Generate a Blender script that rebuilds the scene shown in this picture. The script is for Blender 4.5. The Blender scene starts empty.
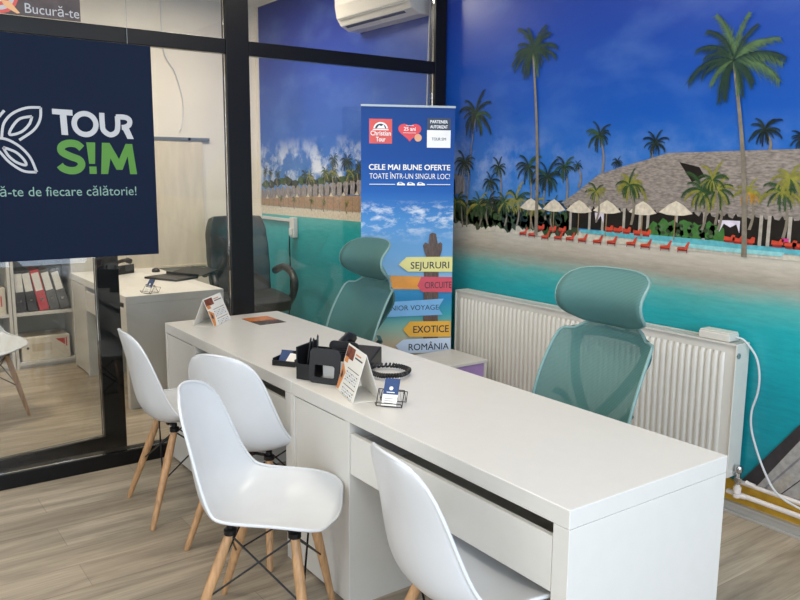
import bpy, math, random
from mathutils import Vector, Matrix, Euler
PI = math.pi
S = bpy.context.scene
COL = S.collection

# ------------------------------------------------------------------ camera
FPX = 786.46
cd = bpy.data.cameras.new('camera'); cam = bpy.data.objects.new('camera', cd); COL.objects.link(cam)
cd.sensor_width = 36; cd.lens = FPX * 36 / 800; cd.clip_start = 0.05
yaw, pitch, roll = 2.5185, -0.1623, 0.0083
f = Vector((math.cos(pitch)*math.cos(yaw), math.cos(pitch)*math.sin(yaw), math.sin(pitch)))
r = f.cross(Vector((0, 0, 1))).normalized(); u = r.cross(f)
r2 = math.cos(roll)*r + math.sin(roll)*u; u2 = -math.sin(roll)*r + math.cos(roll)*u
cam.matrix_world = Matrix(((r2.x, u2.x, -f.x, 3.983), (r2.y, u2.y, -f.y, -3.217), (r2.z, u2.z, -f.z, 1.518), (0, 0, 0, 1)))
S.camera = cam

# ------------------------------------------------------------------ world, light, exposure
S.view_settings.view_transform = 'Standard'; S.view_settings.look = 'None'
S.view_settings.gamma = 1; S.view_settings.use_curve_mapping = False
S.view_settings.exposure = -0.53
W = bpy.data.worlds.new('daylight'); S.world = W; W.use_nodes = True
bg = W.node_tree.nodes['Background']; bg.inputs[0].default_value = (.80, .90, 1, 1); bg.inputs[1].default_value = 1.0

def area(name, loc, direction, sx, sy, power, col):
    l = bpy.data.lights.new(name, 'AREA'); l.shape = 'RECTANGLE'; l.size = sx; l.size_y = sy; l.energy = power; l.color = col
    o = bpy.data.objects.new(name, l); COL.objects.link(o); o.location = loc
    o.rotation_euler = Vector(direction).to_track_quat('-Z', 'Y').to_euler(); return o
# daylight through the shop window on the right wall and the one behind the camera
area('window_daylight', (5.33, -2.6, 1.55), (-1, 0, -.05), 3.6, 2.2, 185, (.66, .80, 1))
area('window_daylight', (2.9, -5.33, 1.55), (0, 1, -.05), 3.8, 2.2, 75, (.86, .92, 1))
CEIL = [(.9, -1.2), (2.4, -1.2), (1.3, -3.2), (3.3, -3.2)]
CEIL2 = [(-1.4, -1.0), (-1.4, -3.0)]
for x, y in CEIL: area('ceiling_lamp', (x, y, 2.93), (0, 0, -1), .55, .55, 17, (1, .90, .76))
for x, y in CEIL2: area('ceiling_lamp', (x, y, 2.93), (0, 0, -1), .55, .55, 60, (1, .90, .76))

# ------------------------------------------------------------------ materials
MATS = {}
def rgb(h):
    h = h.lstrip('#'); v = [int(h[i:i+2], 16)/255 for i in (0, 2, 4)]
    return tuple([(c/12.92 if c <= .04045 else ((c+.055)/1.055)**2.4) for c in v] + [1])
def mat(name, hexc, rough=.5, metal=0, noise=0, nscale=20, bump=0, bscale=60, spec=.5, stretch=None, coat=0, detail=3):
    if name in MATS: return MATS[name]
    m = bpy.data.materials.new(name); m.use_nodes = True; nt = m.node_tree; b = nt.nodes['Principled BSDF']
    b.inputs['Roughness'].default_value = rough; b.inputs['Metallic'].default_value = metal
    b.inputs['Specular IOR Level'].default_value = spec; b.inputs['Coat Weight'].default_value = coat
    c = rgb(hexc) if isinstance(hexc, str) else hexc
    tc = nt.nodes.new('ShaderNodeTexCoord'); mp = nt.nodes.new('ShaderNodeMapping')
    nt.links.new(tc.outputs['Object'], mp.inputs[0])
    if stretch: mp.inputs['Scale'].default_value = stretch
    n = nt.nodes.new('ShaderNodeTexNoise'); n.inputs['Scale'].default_value = nscale; n.inputs['Detail'].default_value = detail
    nt.links.new(mp.outputs[0], n.inputs[0])
    rp = nt.nodes.new('ShaderNodeValToRGB'); k = max(noise, .012)
    rp.color_ramp.elements[0].position = .3; rp.color_ramp.elements[1].position = .7
    rp.color_ramp.elements[0].color = tuple([x*(1-k) for x in c[:3]]+[1]); rp.color_ramp.elements[1].color = tuple([min(1, x*(1+k)) for x in c[:3]]+[1])
    nt.links.new(n.outputs[0], rp.inputs[0]); nt.links.new(rp.outputs[0], b.inputs['Base Color'])
    if bump:
        n2 = nt.nodes.new('ShaderNodeTexNoise'); n2.inputs['Scale'].default_value = bscale; nt.links.new(mp.outputs[0], n2.inputs[0])
        bp = nt.nodes.new('ShaderNodeBump'); bp.inputs['Strength'].default_value = bump; bp.inputs['Distance'].default_value = .002
        nt.links.new(n2.outputs[0], bp.inputs['Height']); nt.links.new(bp.outputs[0], b.inputs['Normal'])
    MATS[name] = m; return m

WHITE = mat('white lacquer', '#d6d2c9', .33)
WPLA = mat('white plastic', '#d0d1d1', .30)
RADW = mat('radiator enamel', '#dcd7cc', .35)
WALL = mat('painted wall', '#e4dccd', .85, noise=.03, nscale=3)
CEILM = mat('ceiling paint', '#e6e2d8', .9)
FRAME = mat('black powder coat', '#0a0a0b', .35, spec=.3)
BLACK = mat('black plastic', '#121214', .4)
WIRE = mat('black wire', '#101012', .35, metal=.3)
WOOD = mat('beech wood', '#b88e63', .45, noise=.22, nscale=30, stretch=(3, 3, .25))
CHROME = mat('chrome', '#c8c8c8', .2, metal=1)
PIPE = mat('pipe plastic', '#e6dbd2', .4)
YEL = mat('ochre plaster', '#c79a2c', .8, noise=.2, nscale=14)
TRIM = mat('brushed trim', '#c2beb6', .4, metal=.3)
GREENF = mat('green frame plastic', '#3f6462', .45)
EDGE = mat('pale grey edge', '#7c9d98', .35)
GREYM = mat('grey metal', '#8f9494', .35, metal=.6)
LEATHER = mat('charcoal leather', '#2a2c29', .42, noise=.1, bump=.25, bscale=200)
PAPER = mat('white paper', '#ece7dd', .6)
NAVY = mat('navy print', '#22406e', .5)
LILAC = mat('lilac panel', '#a98abf', .35, noise=.1, nscale=8)
CARTON = mat('pale carton', '#ddd2be', .7, noise=.05)
DARKBIN = mat('dark binder', '#3b3a40', .55, noise=.08)
REDBIN = mat('red binder', '#c4434c', .5)
GREYBIN = mat('grey binder', '#5b5a58', .55)
RED = mat('red ink', '#c83a30', .5)
EMIT = bpy.data.materials.new('lamp diffuser'); EMIT.use_nodes = True
EMIT.node_tree.nodes['Principled BSDF'].inputs['Emission Color'].default_value = (1, .96, .9, 1)
EMIT.node_tree.nodes['Principled BSDF'].inputs['Emission Strength'].default_value = 4

def floor_mat():
    m = bpy.data.materials.new('oak planks'); m.use_nodes = True; nt = m.node_tree; N = nt.nodes.new; Lk = nt.links.new; b = nt.nodes['Principled BSDF']
    tc = N('ShaderNodeTexCoord'); mp = N('ShaderNodeMapping'); mp.inputs['Rotation'].default_value = (0, 0, PI/2); Lk(tc.outputs['Object'], mp.inputs[0])
    br = N('ShaderNodeTexBrick'); br.offset = .37; br.inputs['Scale'].default_value = 1; br.inputs['Brick Width'].default_value = 1.28; br.inputs['Row Height'].default_value = .19
    br.inputs['Mortar Size'].default_value = .0012; br.inputs['Mortar Smooth'].default_value = .3; br.inputs['Bias'].default_value = 0
    br.inputs['Color1'].default_value = rgb('#c0b29d'); br.inputs['Color2'].default_value = rgb('#aa9c88'); br.inputs['Mortar'].default_value = rgb('#8f8372')
    Lk(mp.outputs[0], br.inputs[0])
    mp2 = N('ShaderNodeMapping'); mp2.inputs['Scale'].default_value = (7, .7, 1); Lk(tc.outputs['Object'], mp2.inputs[0])
    n = N('ShaderNodeTexNoise'); n.inputs['Scale'].default_value = 2.2; n.inputs['Detail'].default_value = 8; n.inputs['Roughness'].default_value = .65; n.inputs['Distortion'].default_value = .6; Lk(mp2.outputs[0], n.inputs[0])
    rp = N('ShaderNodeValToRGB'); rp.color_ramp.elements[0].position = .33; rp.color_ramp.elements[0].color = (.58, .56, .54, 1); rp.color_ramp.elements[1].position = .68; rp.color_ramp.elements[1].color = (1.14, 1.12, 1.09, 1); Lk(n.outputs[0], rp.inputs[0])
    mp3 = N('ShaderNodeMapping'); mp3.inputs['Scale'].default_value = (60, 2.5, 1); Lk(tc.outputs['Object'], mp3.inputs[0])
    n3 = N('ShaderNodeTexNoise'); n3.inputs['Scale'].default_value = 2; n3.inputs['Detail'].default_value = 4; Lk(mp3.outputs[0], n3.inputs[0])
    r3 = N('ShaderNodeValToRGB'); r3.color_ramp.elements[0].position = .35; r3.color_ramp.elements[0].color = (.86, .85, .84, 1); r3.color_ramp.elements[1].position = .6; r3.color_ramp.elements[1].color = (1, 1, 1, 1); Lk(n3.outputs[0], r3.inputs[0])
    m1 = N('ShaderNodeMixRGB'); m1.blend_type = 'MULTIPLY'; m1.inputs[0].default_value = 1; Lk(br.outputs[0], m1.inputs[1]); Lk(rp.outputs[0], m1.inputs[2])
    m2 = N('ShaderNodeMixRGB'); m2.blend_type = 'MULTIPLY'; m2.inputs[0].default_value = 1; Lk(m1.outputs[0], m2.inputs[1]); Lk(r3.outputs[0], m2.inputs[2])
    Lk(m2.outputs[0], b.inputs['Base Color']); b.inputs['Roughness'].default_value = .42
    bp = N('ShaderNodeBump'); bp.inputs['Strength'].default_value = .15; bp.inputs['Distance'].default_value = .001; Lk(n3.outputs[0], bp.inputs['Height']); Lk(bp.outputs[0], b.inputs['Normal'])
    return m
FLOOR = floor_mat()

def glass_mat():
    m = bpy.data.materials.new('window glass'); m.use_nodes = True; nt = m.node_tree; nt.nodes.clear(); N = nt.nodes.new; Lk = nt.links.new
    o = N('ShaderNodeOutputMaterial'); t = N('ShaderNodeBsdfTransparent'); t.inputs[0].default_value = (.95, .96, .96, 1)
    g = N('ShaderNodeBsdfGlossy'); g.inputs['Roughness'].default_value = .0; fr = N('ShaderNodeFresnel'); fr.inputs[0].default_value = 1.5
    mu = N('ShaderNodeMath'); mu.operation = 'MULTIPLY'; mu.use_clamp = True; mu.inputs[1].default_value = 1.0; Lk(fr.outputs[0], mu.inputs[0])
    mx = N('ShaderNodeMixShader'); Lk(mu.outputs[0], mx.inputs[0]); Lk(t.outputs[0], mx.inputs[1]); Lk(g.outputs[0], mx.inputs[2]); Lk(mx.outputs[0], o.inputs[0])
    return m
GLASS = glass_mat()

def mesh_fabric(name, hexc, alpha, scale=260):
    m = bpy.data.materials.new(name); m.use_nodes = True; nt = m.node_tree; N = nt.nodes.new; Lk = nt.links.new
    b = nt.nodes['Principled BSDF']; o = nt.nodes['Material Output']; b.inputs['Roughness'].default_value = .7
    tc = N('ShaderNodeTexCoord'); w = N('ShaderNodeTexWave'); w.bands_direction = 'Z'; w.inputs['Scale'].default_value = scale/4; w.inputs['Distortion'].default_value = 1.2
    Lk(tc.outputs['Object'], w.inputs[0]); c = rgb(hexc)
    rp = N('ShaderNodeValToRGB'); rp.color_ramp.elements[0].color = tuple([x*.8 for x in c[:3]]+[1]); rp.color_ramp.elements[1].color = tuple([x*1.2 for x in c[:3]]+[1])
    Lk(w.outputs[0], rp.inputs[0]); Lk(rp.outputs[0], b.inputs['Base Color'])
    t = N('ShaderNodeBsdfTransparent'); mx = N('ShaderNodeMixShader'); mx.inputs[0].default_value = alpha
    Lk(t.outputs[0], mx.inputs[1]); Lk(b.outputs[0], mx.inputs[2]); Lk(mx.outputs[0], o.inputs[0]); return m
MESHF = mesh_fabric('green woven mesh', '#4a7571', .88)
PADF = mesh_fabric('green woven pad', '#4c7673', 1.0)

def thatch_mat(name, a, b_, s=(1, 1, 3.5), sc=38):
    return mat(name, a, .4, noise=.42, nscale=sc, stretch=s, detail=6)

# ------------------------------------------------------------------ mesh builder
class MB:
    def __init__(s): s.v = []; s.f = []; s.m = []; s.k = 0
    def add(s, vs, fs, k=None):
        o = len(s.v); s.v += [tuple(p) for p in vs]; s.f += [tuple(i+o for i in q) for q in fs]; s.m += [s.k if k is None else k]*len(fs)
    def box(s, x0, x1, y0, y1, z0, z1, k=None, M=None):
        vs = [Vector((x, y, z)) for z in (z0, z1) for y in (y0, y1) for x in (x0, x1)]
        if M is not None: vs = [M @ p for p in vs]
        s.add(vs, [(0, 2, 3, 1), (4, 5, 7, 6), (0, 1, 5, 4), (2, 6, 7, 3), (0, 4, 6, 2), (1, 3, 7, 5)], k)
    def poly(s, pts, k=None): s.add(pts, [tuple(range(len(pts)))], k)
    def prism(s, pts, off, k=None):
        n = len(pts); off = Vector(off); a = [Vector(p) for p in pts]; b = [p+off for p in a]
        s.add(a+b, [tuple(range(n-1, -1, -1)), tuple(range(n, 2*n))]+[(i, (i+1) % n, n+(i+1) % n, n+i) for i in range(n)], k)
    def tube(s, pts, rad, n=10, k=None, closed=False):
        P = [Vector(p) for p in pts]; m = len(P); R = rad if isinstance(rad, (list, tuple)) else [rad]*m
        vs = []; up = None
        for i, p in enumerate(P):
            if closed: t = (P[(i+1) % m]-P[i-1]).normalized()
            else: t = (P[min(i+1, m-1)]-P[max(i-1, 0)]).normalized()
            if up is None: up = Vector((0, 0, 1)) if abs(t.z) < .9 else Vector((1, 0, 0))
            a = t.cross(up)
            if a.length < 1e-4: a = t.cross(Vector((1, .3, .1)))
            a.normalize(); b = a.cross(t).normalized(); up = b
            for j in range(n):
                th = 2*PI*j/n; vs.append(p+R[i]*(math.cos(th)*a+math.sin(th)*b))
        fs = []
        for i in range(m if closed else m-1):
            i2 = (i+1) % m
            for j in range(n): fs.append((i*n+j, i*n+(j+1) % n, i2*n+(j+1) % n, i2*n+j))
        if not closed: fs += [tuple(range(n-1, -1, -1)), tuple((m-1)*n+j for j in range(n))]
        s.add(vs, fs, k)
    def lathe(s, prof, c=(0, 0, 0), n=24, k=None, M=None):
        vs = []
        for r_, z in prof:
            for j in range(n):
                q = Vector((c[0]+r_*math.cos(2*PI*j/n), c[1]+r_*math.sin(2*PI*j/n), c[2]+z)); vs.append(M @ q if M is not None else q)
        m = len(prof)
        fs = [(i*n+j, i*n+(j+1) % n, (i+1)*n+(j+1) % n, (i+1)*n+j) for i in range(m-1) for j in range(n)]
        fs += [tuple(range(n-1, -1, -1)), tuple((m-1)*n+j for j in range(n))]; s.add(vs, fs, k)
    def grid(s, fn, nu, nv, k=None):
        vs = [fn(i/(nu-1), j/(nv-1)) for i in range(nu) for j in range(nv)]
        s.add(vs, [(i*nv+j, i*nv+j+1, (i+1)*nv+j+1, (i+1)*nv+j) for i in range(nu-1) for j in range(nv-1)], k)
    def text(s, body, org, right, up, h, width=None, bold=0, k=None, align='L', shear=0):
        """letters lying on a printed surface; h is the capital height"""
        cu = bpy.data.curves.new('tmp', 'FONT'); cu.body = body; cu.size = 1; cu.shear = shear; cu.resolution_u = 3
        o = bpy.data.objects.new('tmp', cu); COL.objects.link(o)
        me = bpy.data.meshes.new_from_object(o.evaluated_get(bpy.context.evaluated_depsgraph_get()))
        bpy.data.objects.remove(o); bpy.data.curves.remove(cu)
        if not len(me.vertices): return
        xs = [v.co.x for v in me.vertices]; x0, x1 = min(xs), max(xs); k1 = h/.69
        kx = width/(x1-x0) if width else k1
        sh = 0 if align == 'L' else (-(x1-x0)/2*kx if align == 'C' else -(x1-x0)*kx)
        org = Vector(org); right = Vector(right); up = Vector(up)
        for qi, (bx_, bz_) in enumerate([(0, 0)] if not bold else [(-1, -1), (1, -1), (-1, 1), (1, 1), (0, 0)]):
            s.add([org+right.cross(up)*(.00004*qi)+right*((v.co.x-x0)*kx+sh+bx_*bold*h*.9)+up*(v.co.y*k1+bz_*bold*h*.6) for v in me.vertices], [tuple(p.vertices) for p in me.polygons], k)
        bpy.data.meshes.remove(me)
    def build(s, name, mats, parent=None, smooth=None, bevel=0, seg=2, loc=None, rot=None, sub=0, solid=0):
        me = bpy.data.meshes.new(name); me.from_pydata(s.v, [], s.f)
        if not isinstance(mats, (list, tuple)): mats = [mats]
        for m in mats: me.materials.append(m)
        if len(mats) > 1: me.polygons.foreach_set('material_index', s.m)
        me.update()
        o = bpy.data.objects.new(name, me); COL.objects.link(o)
        if parent: o.parent = parent
        if loc: o.location = loc
        if rot: o.rotation_euler = rot
        if smooth is not None: me.shade_smooth(); me.set_sharp_from_angle(angle=math.radians(smooth))
        if solid:
            q = o.modifiers.new('thickness', 'SOLIDIFY'); q.thickness = solid; q.offset = 0
        if bevel:
            q = o.modifiers.new('bevel', 'BEVEL'); q.width = bevel; q.segments = seg; q.limit_method = 'ANGLE'; q.angle_limit = math.radians(50)
        if sub: q = o.modifiers.new('subdivision', 'SUBSURF'); q.levels = sub; q.render_levels = sub
        return o
def thing(name, label, cat, loc=(0, 0, 0), rz=0, group=None):
    o = bpy.data.objects.new(name, None); COL.objects.link(o); o.location = loc; o.rotation_euler = (0, 0, rz); o.empty_display_size = .05
    return tag(o, label, cat, group)
def tag(o, label, cat, group=None):
    o['label'] = label; o['category'] = cat
    if group: o['group'] = group
    return o
def struct(o): o['kind'] = 'structure'; return o
def dup(root, loc, rz, label, group=None):
    r_ = root.copy(); COL.objects.link(r_); r_.location = loc; r_.rotation_euler = (0, 0, rz); r_['label'] = label
    if group: r_['group'] = group
    def rec(a, b):
        for ch in list(a.children):
            c = ch.copy(); COL.objects.link(c); c.parent = b; rec(ch, c)
    rec(root, r_); return r_
def catmull(P, n=8):
    P = [Vector(p) for p in P]; out = []
    for i in range(len(P)-1):
        a = P[max(i-1, 0)]; b = P[i]; c = P[i+1]; d = P[min(i+2, len(P)-1)]
        for j in range(n):
            t = j/n; out.append(.5*((2*b)+(c-a)*t+(2*a-5*b+4*c-d)*t*t+(3*b-a-3*c+d)*t**3))
    out.append(P[-1]); return out

# ------------------------------------------------------------------ setting
XR, YB, XL, CZ = 5.4, -5.4, -2.75, 2.95
m = MB(); m.box(XL-.1, XR+.1, YB-.1, .1, -.1, 0); struct(m.build('floor', FLOOR))
m = MB(); m.box(XL-.1, XR+.1, YB-.1, .1, CZ, CZ+.1); struct(m.build('ceiling', CEILM))
m = MB(); m.box(XL-.1, XR+.1, .004, .12, 0, CZ); struct(m.build('wall_back', WALL))
m = MB(); m.box(XL-.12, XL, YB, 0.004, 0, CZ); struct(m.build('wall_left', WALL))
def holed(name, horiz, fixed, thick, a0, a1, holes):
    """a wall along one axis with window openings"""
    m = MB()
    def seg(p0, p1, z0, z1):
        if horiz: m.box(p0, p1, fixed, fixed+thick, z0, z1)
        else: m.box(fixed, fixed+thick, p0, p1, z0, z1)
    p = a0
    for h0, h1, z0, z1 in holes:
        seg(p, h0, 0, CZ); seg(h0, h1, 0, z0); seg(h0, h1, z1, CZ); p = h1
    seg(p, a1, 0, CZ); return struct(m.build(name, WALL))
holed('wall_right', False, XR, .12, YB, 0, [(-4.4, -.8, .45, 2.65)])
holed('wall_front', True, YB-.12, .12, XL, XR, [(-2.2, -.6, .45, 2.65), (1.0, 4.8, .45, 2.65)])
def window(name, horiz, fixed, a0, a1, z0, z1, n):
    root = bpy.data.objects.new(name, None); COL.objects.link(root); struct(root); m = MB()
    def bx(p0, p1, q0, q1):
        if horiz: m.box(p0, p1, fixed-.03, fixed+.03, q0, q1)
        else: m.box(fixed-.03, fixed+.03, p0, p1, q0, q1)
    bx(a0, a1, z0, z0+.07); bx(a0, a1, z1-.07, z1)
    for i in range(n+1):
        c = a0+.035+(a1-a0-.07)*i/n; bx(c-.035, c+.035, z0+.07, z1-.07)
    m.build('window_frame', FRAME, root); g = MB()
    if horiz: g.box(a0+.02, a1-.02, fixed-.004, fixed+.004, z0+.02, z1-.02)
    else: g.box(fixed-.004, fixed+.004, a0+.02, a1-.02, z0+.02, z1-.02)
    g.build('glass_pane', GLASS, root)
window('window_1', False, XR+.06, -4.4, -.8, .45, 2.65, 3)
window('window_2', True, YB-.06, 1.0, 4.8, .45, 2.65, 3)
window('window_3', True, YB-.06, -2.2, -.6, .45, 2.65, 1)

# glazed partition between the two rooms
part = bpy.data.objects.new('wall_partition', None); COL.objects.link(part); struct(part)
m = MB(); m.box(-.055, 0, -1.483, -1.352, 0, CZ); m.build('post', FRAME, part, bevel=.003)
m = MB(); m.box(-.055, 0, -.100, -.014, 0, CZ); m.build('post', FRAME, part, bevel=.003)
for a, b in ((YB+.01, -1.485), (-1.35, -.102)):
    m = MB(); m.box(-.05, 0, a, b, 2.116, 2.19); m.build('transom', FRAME, part, bevel=.003)
    m = MB(); m.box(-.085, 0, a, b, 0, .074); m.build('sill_bar', FRAME, part, bevel=.003)
    m = MB(); m.box(-.026, -.018, a, b, .075, 2.115); m.build('glass_pane', GLASS, part)
    m = MB(); m.box(-.026, -.018, a, b, 2.191, CZ-.004); m.build('glass_pane', GLASS, part)
# door leaf standing a little ajar behind the pane
dr = bpy.data.objects.new('door_1', None); COL.objects.link(dr); struct(dr)
dr.location = (-.237, -2.028, 0); dr.rotation_euler = (0, 0, math.atan2(-.635, .084))
m = MB(); Wd = .92
m.box(0, .115, -.022, .022, .02, 2.06); m.box(Wd-.1, Wd, -.022, .022, .02, 2.06); m.box(.115, Wd-.1, -.022, .022, .02, .105); m.box(.115, Wd-.1, -.022, .022, 1.96, 2.06)
m.build('door_frame', FRAME, dr)
m = MB(); m.box(.117, Wd-.102, -.004, .004, .107, 1.958); m.build('glass_pane', GLASS, dr)
m = MB(); m.tube([(.05, -.023, .95), (.05, -.06, .95), (.05, -.06, 1.25), (.05, -.023, 1.25)], .009); m.build('door_handle', CHROME, dr, smooth=40)

# lower wall strip and skirting of the mural wall
m = MB(); m.box(.002, XR, -.006, .003, .052, .15); struct(m.build('trim_1', YEL))
m = MB(); m.box(.002, XR, -.034, .003, 0, .012); m.box(.002, XR, -.022, .003, .012, .040); m.box(.002, XR, -.030, .003, .040, .052); struct(m.build('trim_2', TRIM, bevel=.002))
m = MB(); m.box(XL+.001, -.092, -.014, .003, 0, .07); struct(m.build('baseboard_back', WHITE))
m = MB(); m.box(XL, XL+.014, YB+.01, -.015, 0, .07); struct(m.build('baseboard_left', WHITE))

# ------------------------------------------------------------------ mural print
rnd = random.Random(4)
def mural_bg():
    m = bpy.data.materials.new('mural print'); m.use_nodes = True; nt = m.node_tree; N = nt.nodes.new; Lk = nt.links.new; b = nt.nodes['Principled BSDF']
    b.inputs['Roughness'].default_value = .28
    tc = N('ShaderNodeTexCoord'); sp = N('ShaderNodeSeparateXYZ'); Lk(tc.outputs['Object'], sp.inputs[0])
    def math_(op, a, b2=None, clamp=False):
        n = N('ShaderNodeMath'); n.operation = op; n.use_clamp = clamp
        for i, q in enumerate((a, b2)):
            if q is None: continue
            if isinstance(q, (int, float)): n.inputs[i].default_value = q
            else: Lk(q, n.inputs[i])
        return n.outputs[0]
    def noise(scale, stretch, detail=4, rough=.55):
        mp = N('ShaderNodeMapping'); mp.inputs['Scale'].default_value = stretch; Lk(tc.outputs['Object'], mp.inputs[0])
        n = N('ShaderNodeTexNoise'); n.inputs['Scale'].default_value = scale; n.inputs['Detail'].default_value = detail; n.inputs['Roughness'].default_value = rough; Lk(mp.outputs[0], n.inputs[0]); return n.outputs[0]
    def ramp(fac, stops):
        r_ = N('ShaderNodeValToRGB'); cr = r_.color_ramp
        while len(cr.elements) < len(stops): cr.elements.new(.5)
        for e, (p, c) in zip(cr.elements, stops): e.position = p; e.color = rgb(c) if isinstance(c, str) else (c, c, c, 1)
        Lk(fac, r_.inputs[0]); return r_.outputs[0]
    def mix(fac, a, c, mode='MIX'):
        x = N('ShaderNodeMixRGB'); x.blend_type = mode
        if isinstance(fac, (int, float)): x.inputs[0].default_value = fac
        else: Lk(fac, x.inputs[0])
        Lk(a, x.inputs[1]); Lk(c, x.inputs[2]); return x.outputs[0]
    X = sp.outputs['X']; Z = sp.outputs['Z']
    left = math_('MULTIPLY', math_('MULTIPLY', X, -.4), 1, True)          # 0 in this room, towards 1 at the far end
    nz = math_('MULTIPLY', math_('SUBTRACT', noise(6, (1, 1, 5)), .5), .06)
    zz = math_('ADD', math_('SUBTRACT', Z, math_('MULTIPLY', math_('MULTIPLY', X, -3, True), .21)), nz)
    low = ramp(math_('DIVIDE', zz, 3), [(0, '#118490'), (.2, '#16959f'), (.285, '#27a6ab'), (.318, '#55aea9'), (.340, '#9aa79a'), (.352, '#a39a8b'), (.366, '#b8ae9e'), (.40, '#cfc8b8')])
    rip = ramp(noise(9, (1, 1, 6), 6, .7), [(.3, .84), (.7, 1.1)])
    low = mix(1, low, rip, 'MULTIPLY')
    sky = ramp(math_('DIVIDE', Z, 3), [(.40, '#4f88c4'), (.50, '#266bb8'), (.60, '#0f50a8'), (.75, '#153f99'), (.86, '#24378c'), (1, '#232f78')])
    haze = ramp(noise(1.6, (1, 1, 2), 5), [(.50, 0.0), (.85, .22)])
    WHT = N('ShaderNodeRGB'); WHT.outputs[0].default_value = rgb('#8fb4de')
    sky = mix(haze, sky, WHT.outputs[0])
    # cumulus low over the far part of the beach, thin wisps over the near part
    cl = noise(5, (1, 1, 1.1), 8, .62)
    band = ramp(math_('DIVIDE', Z, 3), [(.44, 0), (.5, 1), (.54, .8), (.60, 0)])
    cm = math_('MULTIPLY', ramp(cl, [(.46, 0), (.60, 1)]), band)
    cm = math_('MULTIPLY', cm, ramp(math_('ADD', math_('MULTIPLY', X, -.25), .28), [(.02, .10), (.25, .3), (.55, .95), (1, .95)]))
    CW = N('ShaderNodeRGB'); CW.outputs[0].default_value = rgb('#d5dcea')
    sky = mix(cm, sky, CW.outputs[0])
    fac = ramp(math_('DIVIDE', Z, 3), [(.404, 0), (.406, 1)])
    Lk(mix(fac, low, sky), b.inputs['Base Color']); return m
MUR = [mural_bg()]
PCOL = dict(sandbar='#c4bcaa', darkpalm='#22332b', midpalm='#35502c', yelpalm='#8f8c3c', orgpalm='#b98a35', black='#17241f', trunk='#7d7465', bigleaf='#233c30',
            lightleaf='#4f6b45', umb='#cfc3ad', pole='#8d7656', red='#c4462f', darkred='#8d2c22', bush='#3f6d33', pool='#5aa8b2', poolrim='#8cc4c4', interior='#1c1712',
            post='#a59c90', cab='#cfc6d2', hedge='#38452f', pier='#a29d97', pierdark='#3a3536', hut='#7f7a7c', hutwall='#a3856a', sand='#d2c8b6', wallw='#9b8f80', white='#ded9d2', magenta='#c23f7c')
PIX = {}
for n_, c_ in PCOL.items():
    PIX[n_] = len(MUR); MUR.append(mat('mural '+n_, c_, .3, noise=.18, nscale=45, detail=5))
PIX['thatch'] = len(MUR); MUR.append(thatch_mat('mural thatch', '#857b73', '#5d544e'))
PIX['thatch2'] = len(MUR); MUR.append(thatch_mat('mural thatch far', '#8b8587', '#5d544e', (4, 1, 1), 26))
mu = MB()
x0, x1 = .004, XR-.01
mu.add([(XL+.06, 0, .15), (XR-.01, 0, .15), (XR-.01, 0, CZ-.01), (XL+.06, 0, CZ-.01)], [(0, 1, 2, 3)], 0)
LAY = [0]
def pl(pts, key, step=True):
    if step: LAY[0] += 1
    y = -.00005*LAY[0]
    # normals towards the room (-y)
    a = sum((pts[i][0]*pts[(i+1) % len(pts)][1]-pts[(i+1) % len(pts)][0]*pts[i][1]) for i in range(len(pts)))
    if a < 0: pts = pts[::-1]
    mu.add([(p[0], y, p[1]) for p in pts], [tuple(range(len(pts)))], PIX[key])
def rect(xa, xb, za, zb, key, step=True): pl([(xa, za), (xb, za), (xb, zb), (xa, zb)], key, step)
def blob(cx, cz, rx, rz, key, n=14, step=True, jag=.25):
    pl([(cx+rx*math.cos(2*PI*i/n)*(1+rnd.uniform(-jag, jag)), cz+rz*math.sin(2*PI*i/n)*(1+rnd.uniform(-jag, jag))) for i in range(n)], key, step)
def frond(cx, cz, ang, L, key, droop=.9, wd=.2, wind=0):
    """a feather of thin leaflets along a drooping rib"""
    pts = []; x, z = cx, cz; a = ang; n = 10
    for i in range(n+1):
        pts.append((x, z)); x += L/n*math.cos(a); z += L/n*math.sin(a)
        s_ = math.cos(a); a -= droop/n*(1 if s_ >= 0 else -1)*(.5+abs(s_))*1.2; a += wind/n
    LAY[0] += .05; y = -.00005*LAY[0]
    def tri(P_):
        ar = (P_[1][0]-P_[0][0])*(P_[2][1]-P_[0][1])-(P_[2][0]-P_[0][0])*(P_[1][1]-P_[0][1])
        if ar < 0: P_ = P_[::-1]
        mu.add([(p[0], y, p[1]) for p in P_], [(0, 1, 2)], PIX[key])
    for i in range(n):
        (xa, za), (xb, zb) = pts[i], pts[i+1]; w = L*wd*(1-.6*abs(i/n-.3)/.7)*rnd.uniform(.8, 1.2)
        dx, dz = (xb-xa), (zb-za); l = math.hypot(dx, dz)+1e-9; dx /= l; dz /= l
        tri([(xa-dz*L*.008, za+dx*L*.008), (xa+dz*L*.008, za-dx*L*.008), (xb, zb)])
        for sd in (-1, 1):
            for q in (0, .33, .66):
                bx, bz = xa+(xb-xa)*q, za+(zb-za)*q; ww = w*rnd.uniform(.75, 1.2)
                tri([(bx, bz), (bx+dx*l*.36, bz+dz*l*.36), (bx+dx*ww*1.0-dz*sd*ww*.55, bz+dz*ww*1.0+dx*sd*ww*.55-ww*.45)])
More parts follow.
